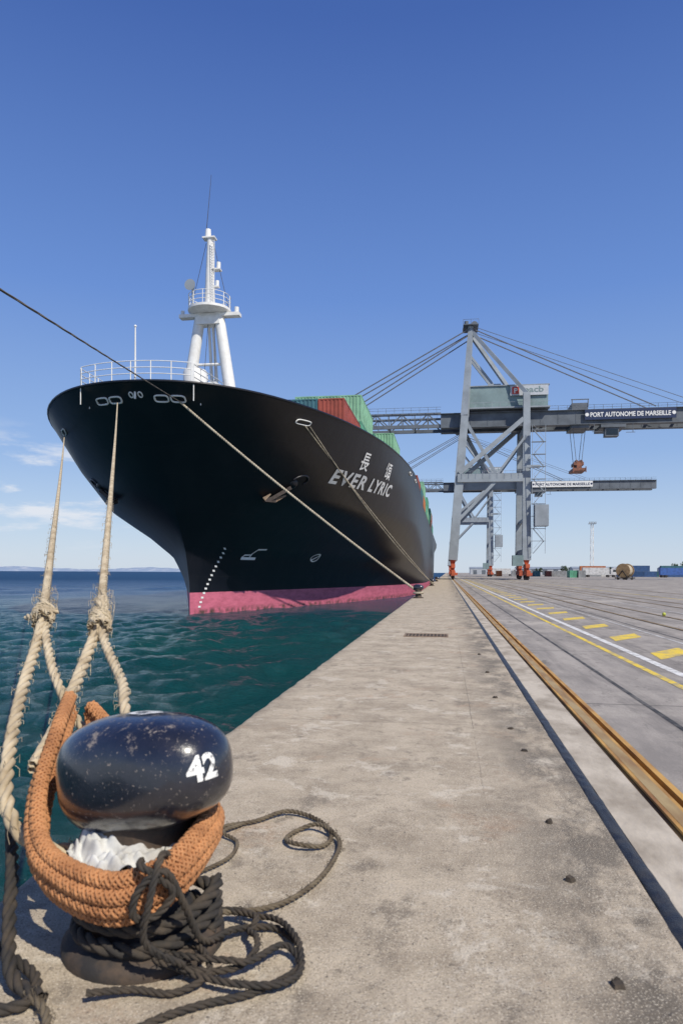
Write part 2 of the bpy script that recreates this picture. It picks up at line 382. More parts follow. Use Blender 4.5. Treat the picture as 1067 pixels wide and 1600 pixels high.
for (x,y,s) in [(.66,2.86,.035),(.64,3.8,.028),(.66,4.66,.026),(.70,6.5,.03),(.66,7.4,.03),(.62,9.2,.03),(.66,11.5,.035),(.64,14,.035)]:  # raised dark lumps made up in place of dark pits in the concrete
    m=MB(); k=9; ring=[(x+s*(1+.3*random.uniform(-1,1))*math.cos(2*math.pi*i/k),y+s*(1+.3*random.uniform(-1,1))*math.sin(2*math.pi*i/k)) for i in range(k)]
    m.add([(a,b,.0) for a,b in ring]+[(x+(a-x)*.7,y+(b-y)*.7,.018+random.uniform(-.006,.008)) for a,b in ring],[(i,(i+1)%k,k+(i+1)%k,k+i) for i in range(k)]+[tuple(range(k,2*k))])
    m.done('pit_lump',M_groove,label='dark raised lump in place of a pit in the quay concrete',cat='pit',group='dark lumps in place of pits on the quay')
m=MB(); gx,gy=-.5,18.
m.cur=0; m.bb((gx-.5,gy-.4,.001),(gx+.5,gy+.4,.006))
m.cur=1
for a in ((gx-.5,gy-.43,gx+.5,gy-.38),(gx-.5,gy+.38,gx+.5,gy+.43),(gx-.55,gy-.43,gx-.5,gy+.43),(gx+.5,gy-.43,gx+.55,gy+.43)): m.bb((a[0],a[1],.001),(a[2],a[3],.016))
for i in range(11): m.bb((gx-.46+i*.09,gy-.38,.006),(gx-.43+i*.09,gy+.38,.014))
m.done('drain_grate',[M_groove,M_rustl],label='rusty iron drain grate in the quay concrete',cat='drain grate')
# ================================================================ WATER
WL=-1.7
xs=[-2.05]; s=.2
while xs[-1]>-9500:
    if xs[-1]<-30: s*=1.035
    xs.append(xs[-1]-s)
ys=[-5.]; s=.2
while ys[-1]<9500:
    if ys[-1]>46: s*=1.035
    ys.append(ys[-1]+s)
XX,YY=np.meshgrid(np.array(xs),np.array(ys)); ZZ=np.zeros_like(XX)
sp=np.maximum(np.abs(np.gradient(XX,axis=1)),np.abs(np.gradient(YY,axis=0)))
for i in range(74):
    lam=np.exp(rng.uniform(np.log(.7),np.log(4.5))) if i<60 else rng.uniform(9,30); th=rng.normal(2.5,.7); k=2*np.pi/lam
    am=(.0066*lam**.8 if i<60 else .0035*lam)*rng.uniform(.4,1.2)
    ph=k*(XX*np.cos(th)+YY*np.sin(th))+rng.uniform(0,6.28)+.9*np.sin(XX*.31+i)+.9*np.sin(YY*.27+2*i)
    w=np.clip((lam/sp-3)/3,0,1)
    if i>=60: w=w*np.clip((np.hypot(XX,YY)-60)/80,0,1)
    ZZ+=w*am*(np.sin(ph)+.25*np.sin(2*ph+.5))
V=np.stack([XX,YY,WL+ZZ*1.2],-1).reshape(-1,3); nxx=len(xs)
ii=(np.arange(len(ys)-1)[:,None]*nxx+np.arange(nxx-1)[None,:]).ravel()
F=np.stack([ii,ii+nxx,ii+nxx+1,ii+1],1)
m=MB(); m.v=list(map(tuple,V.tolist())); m.f=list(map(tuple,F.tolist())); m.mi=[0]*len(F)
m.done('water',M_water,smooth=True,kind='structure')
t=NT('hazy_coast'); p=t.P()  # aerial haze is mixed into the hill colours
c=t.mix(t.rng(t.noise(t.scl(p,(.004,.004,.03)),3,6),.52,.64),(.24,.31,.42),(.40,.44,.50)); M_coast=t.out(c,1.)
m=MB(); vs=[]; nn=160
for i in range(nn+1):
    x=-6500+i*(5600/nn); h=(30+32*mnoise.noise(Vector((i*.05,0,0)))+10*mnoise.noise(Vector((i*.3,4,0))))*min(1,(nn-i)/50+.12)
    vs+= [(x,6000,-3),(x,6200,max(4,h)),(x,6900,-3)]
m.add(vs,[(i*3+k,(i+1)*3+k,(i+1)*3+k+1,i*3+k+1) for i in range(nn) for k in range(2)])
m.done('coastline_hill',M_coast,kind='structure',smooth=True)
# ================================================================ SHIP
CX=-19.3; HB=16.
zk=[-4,-1.7,0,1,3,4.9,7,10,13.3,15]
def tab(z,v): return float(np.interp(z,zk,v))
def stemY(z): return tab(z,[51.8,51.4,51.35,51.2,50.5,49.3,47.7,45.,41.1,39.3])
def hb(z,s):
    L=tab(z,[66,65,64,62,58,53,47,42,38,37]); pp=tab(z,[1.65,1.65,1.68,1.72,1.8,2.0,2.35,2.35,2.1,2.1]); q=tab(z,[1,1,.99,.98,.94,.80,.60,.50,.45,.45])
    tt=min(1,max(0,s/L)); return HB*(1-(1-tt)**pp)**q
def sheer(Yv): return float(np.interp(Yv,[41,48,59,67,79,92,96,300],[13.35,13.05,12.7,12.4,12.05,11.6,10.9,10.9]))
YEND=238.
def hp(Yv,z,side=1,off=0.):
    f=lambda yy,zz: hb(zz,yy-stemY(zz))
    h=f(Yv,z); e=.05; dy=(f(Yv+e,z)-f(Yv-e,z))/(2*e); dz=(f(Yv,z+e)-f(Yv,z-e))/(2*e)
    nrm=Vector((side,-dy*1.,-dz)); nrm.normalize()
    return Vector((CX+side*h,Yv,z))+nrm*off
def y_at(z,h):
    a=stemY(z); b=a+60
    for _ in range(40):
        c_=(a+b)/2
        if hb(z,c_-stemY(z))<h: a=c_
        else: b=c_
    return (a+b)/2
ship=empty('container_ship',(CX,YEND/2+20,WL),'black container ship with pink waterline and white foremast','ship')
ss=[0,.02,.06,.12,.22,.36,.55,.8,1.1,1.5,2,2.6,3.3,4.2,5.2,6.4,7.8,9.4,11.2,13.2,15.5,18,21,24.5,28.5,33,38,44,50,56,62,70]+list(np.linspace(80,196.8,12))
zlow=[-3.,-1.7,-.8,-.02]; NU=26
m=MB(); rows=len(zlow)+NU
for side in (1,-1):
    vs=[]
    for s in ss:
        zt=sheer(41.1+s)
        zl=zlow+[-.02+(zt+.02)*((k+1)/NU) for k in range(NU)]
        for z in zl:
            k=(YEND-stemY(z))/(YEND-41.1); yv=stemY(z)+s*k
            h=hb(z,s*k)
            if yv>190: h-= (yv-190)**1.5*.012*max(0,(10-z)/10)
            vs.append((CX+side*h,yv,z))
    fs=[]
    for i in range(len(ss)-1):
        for j in range(rows-1):
            a=i*rows+j; q=(a,a+rows,a+rows+1,a+1); fs.append(q if side>0 else q[::-1])
    m.add(vs,fs)
m.mi=[1 if (k%(rows-1))<3 else 0 for k in range(len(m.f))]
b=(len(ss)-1)*rows; o=len(ss)*rows
for j in range(rows-1): m.f.append((b+j,o+b+j,o+b+j+1,b+j+1)); m.mi.append(0)
hull=m.done('hull',[M_hull,M_pink],ship,smooth=True,label='black hull with pink boot-top at the waterline')
def deckpt(s,side,off=0,dz=0):
    zt=sheer(41.1+s); return (CX+side*max(0,hb(zt,s)-off),stemY(zt)+s,zt+dz)
m=MB(); vs=[]
for s in ss:
    zt=sheer(41.1+s); yv=stemY(zt)+s+.15; h=max(0,hb(zt,s)-.15); z1=zt-1.1; h1=max(0,min(h,hb(z1,yv-stemY(z1))-.3))
    vs+=[(CX-h,yv,zt),(CX-h1,max(yv,stemY(z1)+.3),z1),(CX+h1,max(yv,stemY(z1)+.3),z1),(CX+h,yv,zt)]
m.add(vs,[(i*4+k,i*4+k+1,(i+1)*4+k+1,(i+1)*4+k) for i in range(len(ss)-1) for k in range(3)])
m.done('deck',M_deck,ship)
m=MB()
m.tube([deckpt(s,-1,.05,.0) for s in ss[::-1]]+[deckpt(s,1,.05,.0) for s in ss[1:]],.09,6)
m.done('bulwark_cap',M_hull,ship,smooth=True)
def h_pts(side,hmax,step):
    out=[];last=None;s=0.
    while hb(13.2,s)<hmax:
        pt=Vector(deckpt(s,side,.06,.05))
        if last is None or (pt-last).length>=step: out.append(pt); last=pt
        s+=.004
    return out
m=MB(); A=h_pts(-1,3.7,.3)[::-1]+h_pts(1,3.9,.3)[1:]
for h in(.4,.78,1.18): m.tube([p_+Vector((0,0,h)) for p_ in A],.03,5)
for i,p_ in enumerate(A):
    if i%4==0 or i==len(A)-1: m.cyl(p_,p_+Vector((0,0,1.2)),.038,n=5)
for sx in(-1,1):
    c0=Vector((CX+sx*3.75,A[0].y+.1,13.3)); 
    for h in(.4,.78,1.18): m.tube([c0+Vector((0,0,h)),c0+Vector((sx*.25,4.,h+.1)),c0+Vector((sx*.3,9.,h+.1))],.03,5)
    for k_ in range(8): q=c0+Vector((sx*.03*k_,1.2*k_,0)); m.cyl(q-Vector((0,0,1.1)),q+Vector((0,0,1.22)),.035,n=5)
m.done('railing',M_white,ship)
m=MB(); m.cyl((CX,41.7,12.4),(CX,41.7,16.9),.075,.045,8); m.sphere((CX,41.7,16.95),.09,8,6); m.done('jackstaff',M_white,ship)
# fore mast
MY=55.6; MX=CX
m=MB()
for sx in(-1,1):
    m.cyl((MX+sx*2.55,MY,11.4),(MX+sx*.75,MY,22.9),.56,.42,16)
    m.cyl((MX+sx*.3,MY+2.6,11.4),(MX+sx*.15,MY+.2,22.6),.16,.12,8)
m.cyl((MX,MY,22.8),(MX+.05,MY,29.0),.46,.26,16)
m.cyl((MX-1.3,MY,18.6),(MX+1.3,MY,18.6),.12,n=8)
fm=m.done('foremast',M_white,ship,smooth=True,angle=40,label='white two-legged foremast')
m=MB(); m.lathe((MX,MY,0),[(.05,22.75),(1.4,22.75),(1.75,22.9),(1.75,23.1),(.4,23.1)],24)
m.bb((MX-2.5,MY-.35,22.45),(MX+2.6,MY+.35,22.72))
m.bb((MX-1.,MY-.5,21.8),(MX+1.,MY+.5,22.44))
for h in(.35,.7,1.05): m.tube([(MX+1.7*math.cos(a),MY+1.7*math.sin(a),23.1+h) for a in np.linspace(0,2*math.pi,20,endpoint=False)],.03,5,True)
for i in range(12):
    a=2*math.pi*i/12; m.cyl((MX+1.7*math.cos(a),MY+1.7*math.sin(a),23.05),(MX+1.7*math.cos(a),MY+1.7*math.sin(a),24.15),.032,n=5)
m.done('lookout_platform',M_white,fm,smooth=True,angle=30)
def mlight(boxes,cyls):
    m=MB()
    for a,b in boxes: m.bb(a,b)
    for a in cyls: m.cyl(*a)
    m.done('mast_light',M_white,fm)
mlight([((MX-.55,MY-.35,28.9),(MX+.5,MY+.35,29.02))],[((MX-.15,MY,29.0),(MX-.15,MY,29.7),.27,.22,10)])
mlight([((MX,MY-.3,26.3),(MX+.95,MY+.3,26.4))],[((MX+.75,MY,26.35),(MX+.75,MY,26.95),.17,.17,10)])
mlight([((MX,MY-.2,24.9),(MX+.8,MY+.2,25.0))],[((MX+.65,MY,24.95),(MX+.65,MY,25.45),.15,.15,10)])
mlight([],[((MX+2.3,MY,22.65),(MX+2.3,MY,23.2),.18,.18,10)]); mlight([],[((MX-2.3,MY,22.65),(MX-2.3,MY,23.1),.16,.16,10)])
m=MB(); 
for a in np.linspace(23.3,28.5,24): m.bb((MX+.28,MY-.50,a),(MX+.55,MY-.46,a+.03))
for x in(.28,.55): m.bb((MX+x-.02,MY-.5,23.2),(MX+x+.02,MY-.47,28.6))
m.done('mast_ladder',M_white,fm)
m=MB(); m.cyl((MX-1.1,MY-1.6,24.6),(MX-1.1,MY-.9,24.6),.45,.16,16); m.cyl((MX-1.1,MY-.9,23.1),(MX-1.1,MY-.9,24.65),.09,n=8); m.done('horn',M_crane,fm)
m=MB(); m.cyl((MX-.3,MY,29.6),(MX+.1,MY,34.2),.03,.015,5); m.done('whip_antenna',M_dark,fm)
m=MB()
for a,b in (((MX+.3,MY,28.6),(MX+1.6,MY,23.2)),((MX-.3,MY,28.6),(MX-1.6,MY+.0,23.2)),((MX+.0,MY-.2,22.6),(MX-.4,MY-.8,14)),((MX+.5,MY-.2,22.6),(MX+.9,MY-1.2,14))):
    m.cyl(a,b,.022,n=4)
m.done('mast_rigging',M_dark,fm)
m=MB(); m.lathe((MX-.1,MY-3.,0),[(.0,17.25),(.85,17.25),(.92,17.1),(.92,15.6),(.6,15.5),(.6,11.8)],20); m.bb((MX-1.1,MY-3.9,15.3),(MX+1.,MY-2.1,15.5)); m.bb((MX+1.0,MY-3.9,15.4),(MX+1.9,MY-2.9,16.1)); m.bb((MX+1.2,MY-3.5,12),(MX+1.5,MY-3.2,15.4))
m.done('deck_ventilator',M_white,ship,smooth=True,angle=40)
m=MB(); m.bb((MX-2.3,MY-2.2,11.9),(MX+3.2,MY-1.2,15.3)); m.done('deckhouse',M_white,ship)
# fairleads
def fairlead(h0,z,side,hw,hh=.16,r=.06):
    m=MB(); pts=[]; y0=y_at(z,h0)
    for i in range(28):
        a=2*math.pi*i/28; cx=math.copysign(abs(math.cos(a))**.5,math.cos(a))*hw; cz=math.copysign(abs(math.sin(a))**.6,math.sin(a))*hh
        yy=y_at(z+cz,h0+cx) if h0<9 else y0+cx
        pts.append(hp(yy,z+cz,side,.05))
    m.tube(pts,r,6,True)
    m.done('fairlead',M_white,ship,smooth=True)
fairlead(1.55,12.5,1,.42); fairlead(2.55,12.5,1,.42); fairlead(1.5,12.5,-1,.42); fairlead(2.5,12.5,-1,.42)
for h0,sd_ in((.3,1),(.3,-1)):
    m=MB(); m.tube([hp(y_at(12.7+.13*math.sin(a),max(.03,h0+.13*math.cos(a))),12.7+.13*math.sin(a),sd_,.04) for a in np.linspace(0,6.283,14,endpoint=False)],.045,6,True); m.done('fairlead',M_white,ship)
fairlead(9.3,12.15,1,.6,.14,.045); fairlead(8.2,11.7,-1,.35,.16,.05); fairlead(15.6,11.7,1,.7,.14,.04); fairlead(15.9,11.6,1,.7,.14,.04)
# lettering
def hull_text(body,y0,z0,size,side=1,bold=.02,name='hull_lettering',width=None,space=1.,lean=0.):
    V,F=text_mesh(body,1.,bold,.12,'LEFT',space)
    w=max(v[0] for v in V)-min(v[0] for v in V); x0=min(v[0] for v in V)
    sx=size if width is None else width/w
    m=MB(); pts=[hp(y0+(u-x0)*sx-v*lean,z0+v*size,side,.035) for u,v in V]
    m.add(pts,F); m.done(name,M_letter,ship)
# each word and character is one painted part
hull_text('EVER',55.2,8.75,1.42,width=5.3,bold=.034,name='ship_name_lettering',space=1.22,lean=.45)
hull_text('LYRIC',61.2,8.75,1.42,width=5.2,bold=.034,name='ship_name_lettering',space=1.18,lean=.35)
hull_text('長',57.5,10.2,1.55,bold=.010,name='ship_name_lettering',lean=.35); hull_text('頌',62.9,10.1,1.6,bold=.006,name='ship_name_lettering',lean=.3)
for i in range(14):
    z=-1.2+i*.35; h0=.34+.055*i+.0055*i*i
    m=MB(); m.add([hp(y_at(z+dz,h0+dx),z+dz,1,.03) for dx,dz in((0.,0),(.11,0),(.11,.15),(0.,.15))],[(0,1,2,3)]); m.done('draft_mark',M_letter,ship)
def flatline(m,pl,w):
    for (a,b),(c,d) in zip(pl[:-1],pl[1:]):
        L_=math.hypot(c-a,d-b); nx_,nz_=-(d-b)/L_*w/2,(c-a)/L_*w/2; ex,ez=(c-a)/L_*w*.3,(d-b)/L_*w*.3
        q=[(a+nx_-ex,b+nz_-ez),(a-nx_-ex,b-nz_-ez),(c-nx_+ex,d-nz_+ez),(c+nx_+ex,d+nz_+ez)]
        m.add([hp(y,z,1,.03) for y,z in q],[(0,1,2,3)])
m=MB(); c=(56.8,3.0)
flatline(m,[(c[0]+1.0,c[1]+.48),(c[0]+.1,c[1]+.45),(c[0]-.1,c[1]+.1),(c[0]-.2,c[1]-.2)],.12)
flatline(m,[(c[0]-1.0,c[1]-.3),(c[0]+.5,c[1]-.3)],.22)
flatline(m,[(c[0]-1.0,c[1]-.22),(c[0]-.8,c[1]-.02),(c[0]-.1,c[1]+.0)],.10)
m.done('bulb_mark',M_letter,ship)
m=MB(); c=(65.5,2.95); ring=[(c[0]+.62*math.cos(a),c[1]+.34*math.sin(a)) for a in np.linspace(0,6.283,21)]
flatline(m,ring,.10); flatline(m,[(c[0]-.4,c[1]-.22),(c[0]+.4,c[1]+.22)],.12); m.done('thruster_mark',M_letter,ship)
for side in(1,-1):
    ya=y_at(7.6,6.4)
    m=MB(); m.tube([hp(ya+1.1+.6*math.cos(a),8.5+.42*math.sin(a),side,.03) for a in np.linspace(-.4,3.0,14)],.09,7)
    m.sphere(hp(ya+.9,8.25,side,-.28),.5,12,8); m.done('hawse_pipe',M_hull,ship,smooth=True)
    m=MB(); A=hp(ya+.75,8.1,side,.18); Bp=hp(ya+.1,7.2,side,.3)
    m.beam(A,Bp,.26,.26); ydir=(hp(ya+1,7.2,side)-hp(ya-.6,7.2,side)).normalized(); up=(A-Bp).normalized()
    m.beam(Bp-ydir*.5,Bp+ydir*.5,.36,.36); an=m.done('anchor',M_rust,ship)
    for sgn in(-1,1):
        m=MB(); m.beam(Bp+ydir*sgn*.5,Bp+ydir*sgn*.72+up*.8,.34,.3,.09,.09); m.done('anchor_fluke',M_rustl if side>0 else M_rust,an)
# ---- containers
CC={'green':(.12,.38,.24),'lgreen':(.25,.50,.32),'red':(.34,.07,.045),'teal':(.05,.16,.20),'blue':(.04,.10,.24),'orange':(.50,.16,.05),'grey':(.30,.31,.32),'white':(.62,.62,.6),'brown':(.26,.07,.045)}
def cont_mesh(L,W,H):
    m=MB()
    fr=.12
    for x in(-W/2+fr/2,W/2-fr/2):
        for y in(-L/2+fr/2,L/2-fr/2): m.bb((x-fr/2,y-fr/2,0),(x+fr/2,y+fr/2,H))
        m.bb((x-fr/2,-L/2+fr,0),(x+fr/2,L/2-fr,.16)); m.bb((x-fr/2,-L/2+fr,H-.12),(x+fr/2,L/2-fr,H))
    for y in(-L/2+fr/2,L/2-fr/2):
        m.bb((-W/2+fr,y-fr/2,0),(W/2-fr,y+fr/2,.16)); m.bb((-W/2+fr,y-fr/2,H-.12),(W/2-fr,y+fr/2,H))
    def corr(a,b,nrm,n,d=.045):
        a=Vector(a);b=Vector(b);nrm=Vector(nrm);vs=[]
        prof=[(0,0),(.25,0),(.4,1),(.75,1),(.9,0)]
        P=[]
        for i in range(n):
            for u,v in prof: P.append(((i+u)/n,v))
        P.append((1,0))
        for u,v in P:
            q=a.lerp(b,u)-nrm*(.015+d*v); vs+=[(q.x,q.y,.16),(q.x,q.y,H-.12)]
        m.add(vs,[(2*i,2*i+2,2*i+3,2*i+1) for i in range(len(P)-1)])
    nl=int(L/.42)
    corr((W/2,-L/2+fr,0),(W/2,L/2-fr,0),(1,0,0),nl); corr((-W/2,L/2-fr,0),(-W/2,-L/2+fr,0),(-1,0,0),nl)
    corr((-W/2+fr,-L/2,0),(W/2-fr,-L/2,0),(0,-1,0),6); corr((W/2-fr,L/2,0),(-W/2+fr,L/2,0),(0,1,0),6)
    m.bb((-W/2+fr,-L/2+fr,H-.07),(W/2-fr,L/2-fr,H-.03)); m.bb((-W/2+fr,-L/2+fr,.02),(W/2-fr,L/2-fr,.12))
    return m
CM={}
def container(x,y,z,color,L=12.19,H=2.59,rz=0,where='stacked on the ship deck',grp='containers stacked on the ship'):
    key=(color,L,H)
    if key not in CM:
        m=cont_mesh(L,2.44,H); mat=CM.get(color)
        if mat is None:
            c=CC[color]; mat=sm(color+'_container_paint',c,tuple(k*.6 for k in c),.8,.5,.1,detail=7); CM[color]=mat
        ob=m.done('shipping_container',mat); ob.location=(0,0,0); CM[key]=ob.data; bpy.data.objects.remove(ob)
    ob=bpy.data.objects.new('shipping_container',CM[key]); COL.objects.link(ob); ob.location=(x,y+L/2,z); ob.rotation_euler=(0,0,rz)
    nm={'green':'green','lgreen':'pale green','red':'dark red','teal':'dark teal','blue':'blue','orange':'orange','grey':'grey','white':'white','brown':'brown'}[color]
    tag(ob,f'{nm} ribbed steel shipping container {where}','container',grp); return ob
def colx(j): return CX+2.5*(j+.5)
def stack(j,y,z,cols,H=2.59):
    for k,c in enumerate(cols): container(colx(j),y,z+k*(H+.02),c,H=H)
for (y0,j0,j1,z0) in ((64,-4,4,12.2),(77,-5,4,12.2),(91.5,-6,5,11.7)):
    m=MB(); m.bb((colx(j0)-1.25,y0-.3,10.8),(colx(j1-1)+1.25,y0+12.5,z0+.2)); m.done('hatch_cover',M_deck,ship)
for y0 in np.arange(106,232,14):
    m=MB(); m.bb((colx(-6)-1.2,y0-.3,9.6),(colx(5)+1.2,y0+12.5,10.98)); m.done('hatch_cover',M_deck,ship)
stack(3,64,12.42,['brown','red']); stack(2,64,12.42,['teal','teal']); stack(1,64,12.42,['blue','blue'])
stack(3,77,12.42,['green','green','lgreen'],2.9); stack(2,77,12.42,['green','lgreen','lgreen'],2.9); stack(1,77,12.42,['lgreen','green','lgreen'],2.9)
stack(4,91.5,11.92,['lgreen','green','lgreen']); stack(3,91.5,11.92,['green','lgreen','green']); stack(2,91.5,11.92,['red','green','lgreen'])
bays=[(106,['orange','red'],['teal','brown']),(120,['green','teal'],['green','blue']),(134,['white','orange','lgreen'],['green','orange','green']),(148,['teal','green'],['red','green']),(162,['red','lgreen','green'],['red','teal','blue']),(176,['green','green'],['grey','grey']),(190,['blue','orange','green'],['green','brown','green']),(204,['green','teal','red'],['teal','green','blue']),(218,['orange','green'],['lgreen','green'])]
for y0,a,b in bays: stack(5,y0,11.0,a); stack(4,y0,11.0,b)
# ================================================================ ROPES ship->quay
spB=(-2.24,4.33,1.265); spA=(-2.72,4.46,1.30)
topB=tuple(hp(y_at(12.4,1.4),12.4,-1,.1)); topA=tuple(hp(y_at(11.6,8.2),11.6,-1,.1))
def lerp3(a,b,t): return tuple(a[i]+(b[i]-a[i])*t for i in range(3))
def splice(m,top,sp,n,seed):
    T=(Vector(top)-Vector(sp)).normalized(); X1=T.cross(Vector((0,0,1))).normalized(); Y1=X1.cross(T); rr=random.Random(seed)
    for k in range(n):
        ph=6.283*k/n; pts=[]; L_=rr.uniform(.35,.85)
        for i in range(9):
            s_=i/8; rad=.042*(1-s_)+.020+rr.uniform(-.006,.006)
            a=ph+s_*4.2; q=Vector(sp)+T*(s_*L_-.16)+(X1*math.cos(a)+Y1*math.sin(a))*rad
            pts.append(tuple(q))
        rope_into(m,pts,.017,.10,step=.014)
    pts=[]
    for i in range(34):
        a=i*.8; q=Vector(sp)+T*(-.12+i*.007+rr.uniform(-.006,.006))+(X1*math.cos(a)+Y1*math.sin(a))*(.064+rr.uniform(-.006,.006)); pts.append(tuple(q))
    rope_into(m,pts,.011,.08,step=.012)
    fuzz(m,[tuple(Vector(sp)-T*.25),sp,tuple(Vector(sp)+T*.7)],.05,110,seed,.08)
pB1=[lerp3(spB,topB,.012),spB,(-2.18,4.1,1.14),(-2.06,3.7,.96),(-1.94,3.3,.81),(-1.86,2.98,.70)]
pB2=[lerp3(spB,topB,.010),(-2.20,4.27,1.235),(-2.0,3.98,1.11),(-1.74,3.62,.99),(-1.60,3.36,.90),(-1.48,3.25,.7),(-1.3,3.22,.52)]
m=MB(); rope_into(m,sag(topB,spB,.25),.033,.26,step=.03)
rope_into(m,pB1,.035,.25,step=.02); rope_into(m,pB2,.028,.20,step=.02)
splice(m,topB,spB,7,3); fuzz(m,pB1,.032,150,11); fuzz(m,pB2,.026,90,12); fuzz(m,[spB,lerp3(spB,topB,.12)],.032,130,13)
m.done('mooring_rope',M_rope,smooth=True,label='tan twisted mooring rope spliced into a loop around the bollard',cat='rope',group='mooring ropes of the ship')
pA1=[lerp3(spA,topA,.012),spA,(-2.55,4.1,1.12),(-2.38,3.7,.93),(-2.13,3.2,.70),(-1.97,2.95,.52),(-1.78,2.86,.40),(-1.5,2.9,.36)]
pA2=[lerp3(spA,topA,.010),(-2.66,4.38,1.25),(-2.42,4.03,1.1),(-2.22,3.78,.97),(-1.97,3.56,.79),(-1.62,3.38,.6),(-1.3,3.3,.45)]
m=MB(); rope_into(m,sag(topA,spA,.25),.033,.26,step=.03)
rope_into(m,pA1,.034,.24,step=.02); rope_into(m,pA2,.027,.20,step=.02)
splice(m,topA,spA,7,9); fuzz(m,pA1,.032,150,21); fuzz(m,pA2,.026,90,22); fuzz(m,[spA,lerp3(spA,topA,.12)],.032,130,23)
rope_into(m,[(spA[0]-.12,spA[1],spA[2]-.02),(spA[0],spA[1]-.05,spA[2]+.0),(spA[0]+.11,spA[1],spA[2]+.03)],.024,.14,step=.015)
m.done('mooring_rope',M_rope,smooth=True,label='weathered twisted mooring rope with spliced eye above the water',cat='rope',group='mooring ropes of the ship')
def rope(a,b,r,sg,lab,mat=M_rope2,step=.06):
    m=MB(); rope_into(m,sag(a,b,sg),r,r*7,step=step,sides=5); m.done('mooring_rope',mat,smooth=True,label=lab,cat='rope',group='mooring ropes of the ship')
F1=tuple(hp(y_at(12.4,2.6),12.4,1,.1))
rope(F1,(-1.72,44.1,.38),.075,.25,'pale thick mooring rope stretched across the black bow')
rope(F1,(2.0,-33.4,.4),.03,0.1,'thin dull brown mooring line stretching from the bow over the quay',M_line,.2)
F2=tuple(hp(y_at(12.,9.3),12.0,1,.1))
rope(F2,(-1.75,85,.35),.06,.3,'pale mooring rope running along the ship side to a bollard',step=.12)
rope((F2[0]+.3,F2[1]+.4,F2[2]),(-1.6,85.3,.3),.05,.9,'slack pale mooring rope running along the ship side',step=.12)
# ================================================================ BOLLARDS
HC=Vector((-1.285,2.90,.735)); AX=(.415,.262,.250); RZ=R(-22)
MROT=Matrix.Rotation(RZ,3,'Z')@Matrix.Rotation(R(-11),3,'Y')
def head_pt(d,sc=1.):
    d=Vector(d).normalized(); p_=2.6; k=1-.10*d.x   # lopsided: the landward horn is a little slimmer
    r=(abs(d.x/AX[0])**p_+abs(d.y/(AX[1]*k))**p_+abs(d.z/(AX[2]*k))**p_)**(-1/p_)
    return d*r*sc
def head_mesh(m,c,M_,nu=56,nv=36,k=1):
    vs=[]
    for j in range(nv+1):
        t_=math.pi*j/nv
        for i in range(nu):
            a=2*math.pi*i/nu; q=head_pt((math.cos(t_),math.sin(t_)*math.cos(a),math.sin(t_)*math.sin(a)))
            q=q*(1+.014*mnoise.noise(q*6))
            vs.append(M_@(q*k)+Vector(c))
    m.add(vs,[(j*nu+i,(j+1)*nu+i,(j+1)*nu+(i+1)%nu,j*nu+(i+1)%nu) for j in range(nv) for i in range(nu)])
bol=empty('mooring_bollard',(HC.x,HC.y,0),'glossy black numbered bollard wrapped with ropes on the quay','bollard','bollards along the quay edge')
m=MB(); head_mesh(m,HC,MROT); hd=m.done('bollard_head',M_boll,bol,smooth=True,label='rounded glossy black head with white number')
m=MB(); m.lathe((HC.x,HC.y,0),[(.34,0),(.34,.04),(.31,.06),(.22,.10),(.18,.2),(.17,.4),(.2,.55),(.22,.62)],36); m.done('bollard_post',M_post,bol,smooth=True)
t=NT('worn_number_paint'); p=t.P(False); M_num=t.out(t.mix(t.rng(t.noise(p,40,7,.75),.52,.60,0,.9),(.8,.8,.77),(.05,.05,.06)),.5)
def head_text(body,e,right,size,name,bold=.03):
    V,F=text_mesh(body,1.,bold,.08); h=max(v[1] for v in V)
    e=Vector(e).normalized(); right=Vector(right); right=(right-e*right.dot(e)).normalized(); up=e.cross(right)
    m=MB(); base=head_pt(e).length
    pts=[]
    for u,v in V:
        q=head_pt(e*base+right*(u*size)+up*((v-h/2)*size)); q=q*(1+.014*mnoise.noise(q*6))*1.008; pts.append(MROT@q+HC)
    m.add(pts,F); m.done(name,M_num,hd)
head_text('42',(1.0,-.20,.04),(.30,.95,.02),.135,'bollard_number',.04)
head_text('42',(.15,.05,1.0),(-1,.1,0),.16,'bollard_number')
def far_bollard(x,y,lab):
    e=empty('mooring_bollard',(x,y,0),lab,'bollard','bollards along the quay edge')
    m=MB(); head_mesh(m,(x,y,.66),Matrix.Rotation(R(-10),3,'Z'),20,14,.8); m.done('bollard_head',M_boll,e,smooth=True)
    m=MB(); m.lathe((x,y,0),[(.34,0),(.34,.04),(.2,.10),(.17,.3),(.2,.6)],20); m.done('bollard_post',M_post,e,smooth=True)
    m=MB(); rope_into(m,[(x+.27*math.cos(a),y+.27*math.sin(a),.30+.03*a/6) for a in np.linspace(0,12.6,40)],.05,.3,step=.04); m.done('rope_turns',M_rope2,e,smooth=True)
far_bollard(-1.72,44.1,'black bollard holding the bow rope near the hull')
far_bollard(-1.72,85.,'distant black bollard holding two ropes beside the hull')
far_bollard(-1.72,128.,'distant black bollard at the quay edge beside the hull')
L0=[(-1.98,3.5,.93),(-1.86,3.18,.83),(-1.77,2.88,.63),(-1.60,2.65,.47),(-1.28,2.53,.415),(-1.09,2.60,.46),(-1.015,2.78,.52),(-1.04,3.05,.56),(-1.28,3.22,.61),(-1.6,3.34,.75),(-1.86,3.5,.88)]
m=MB()
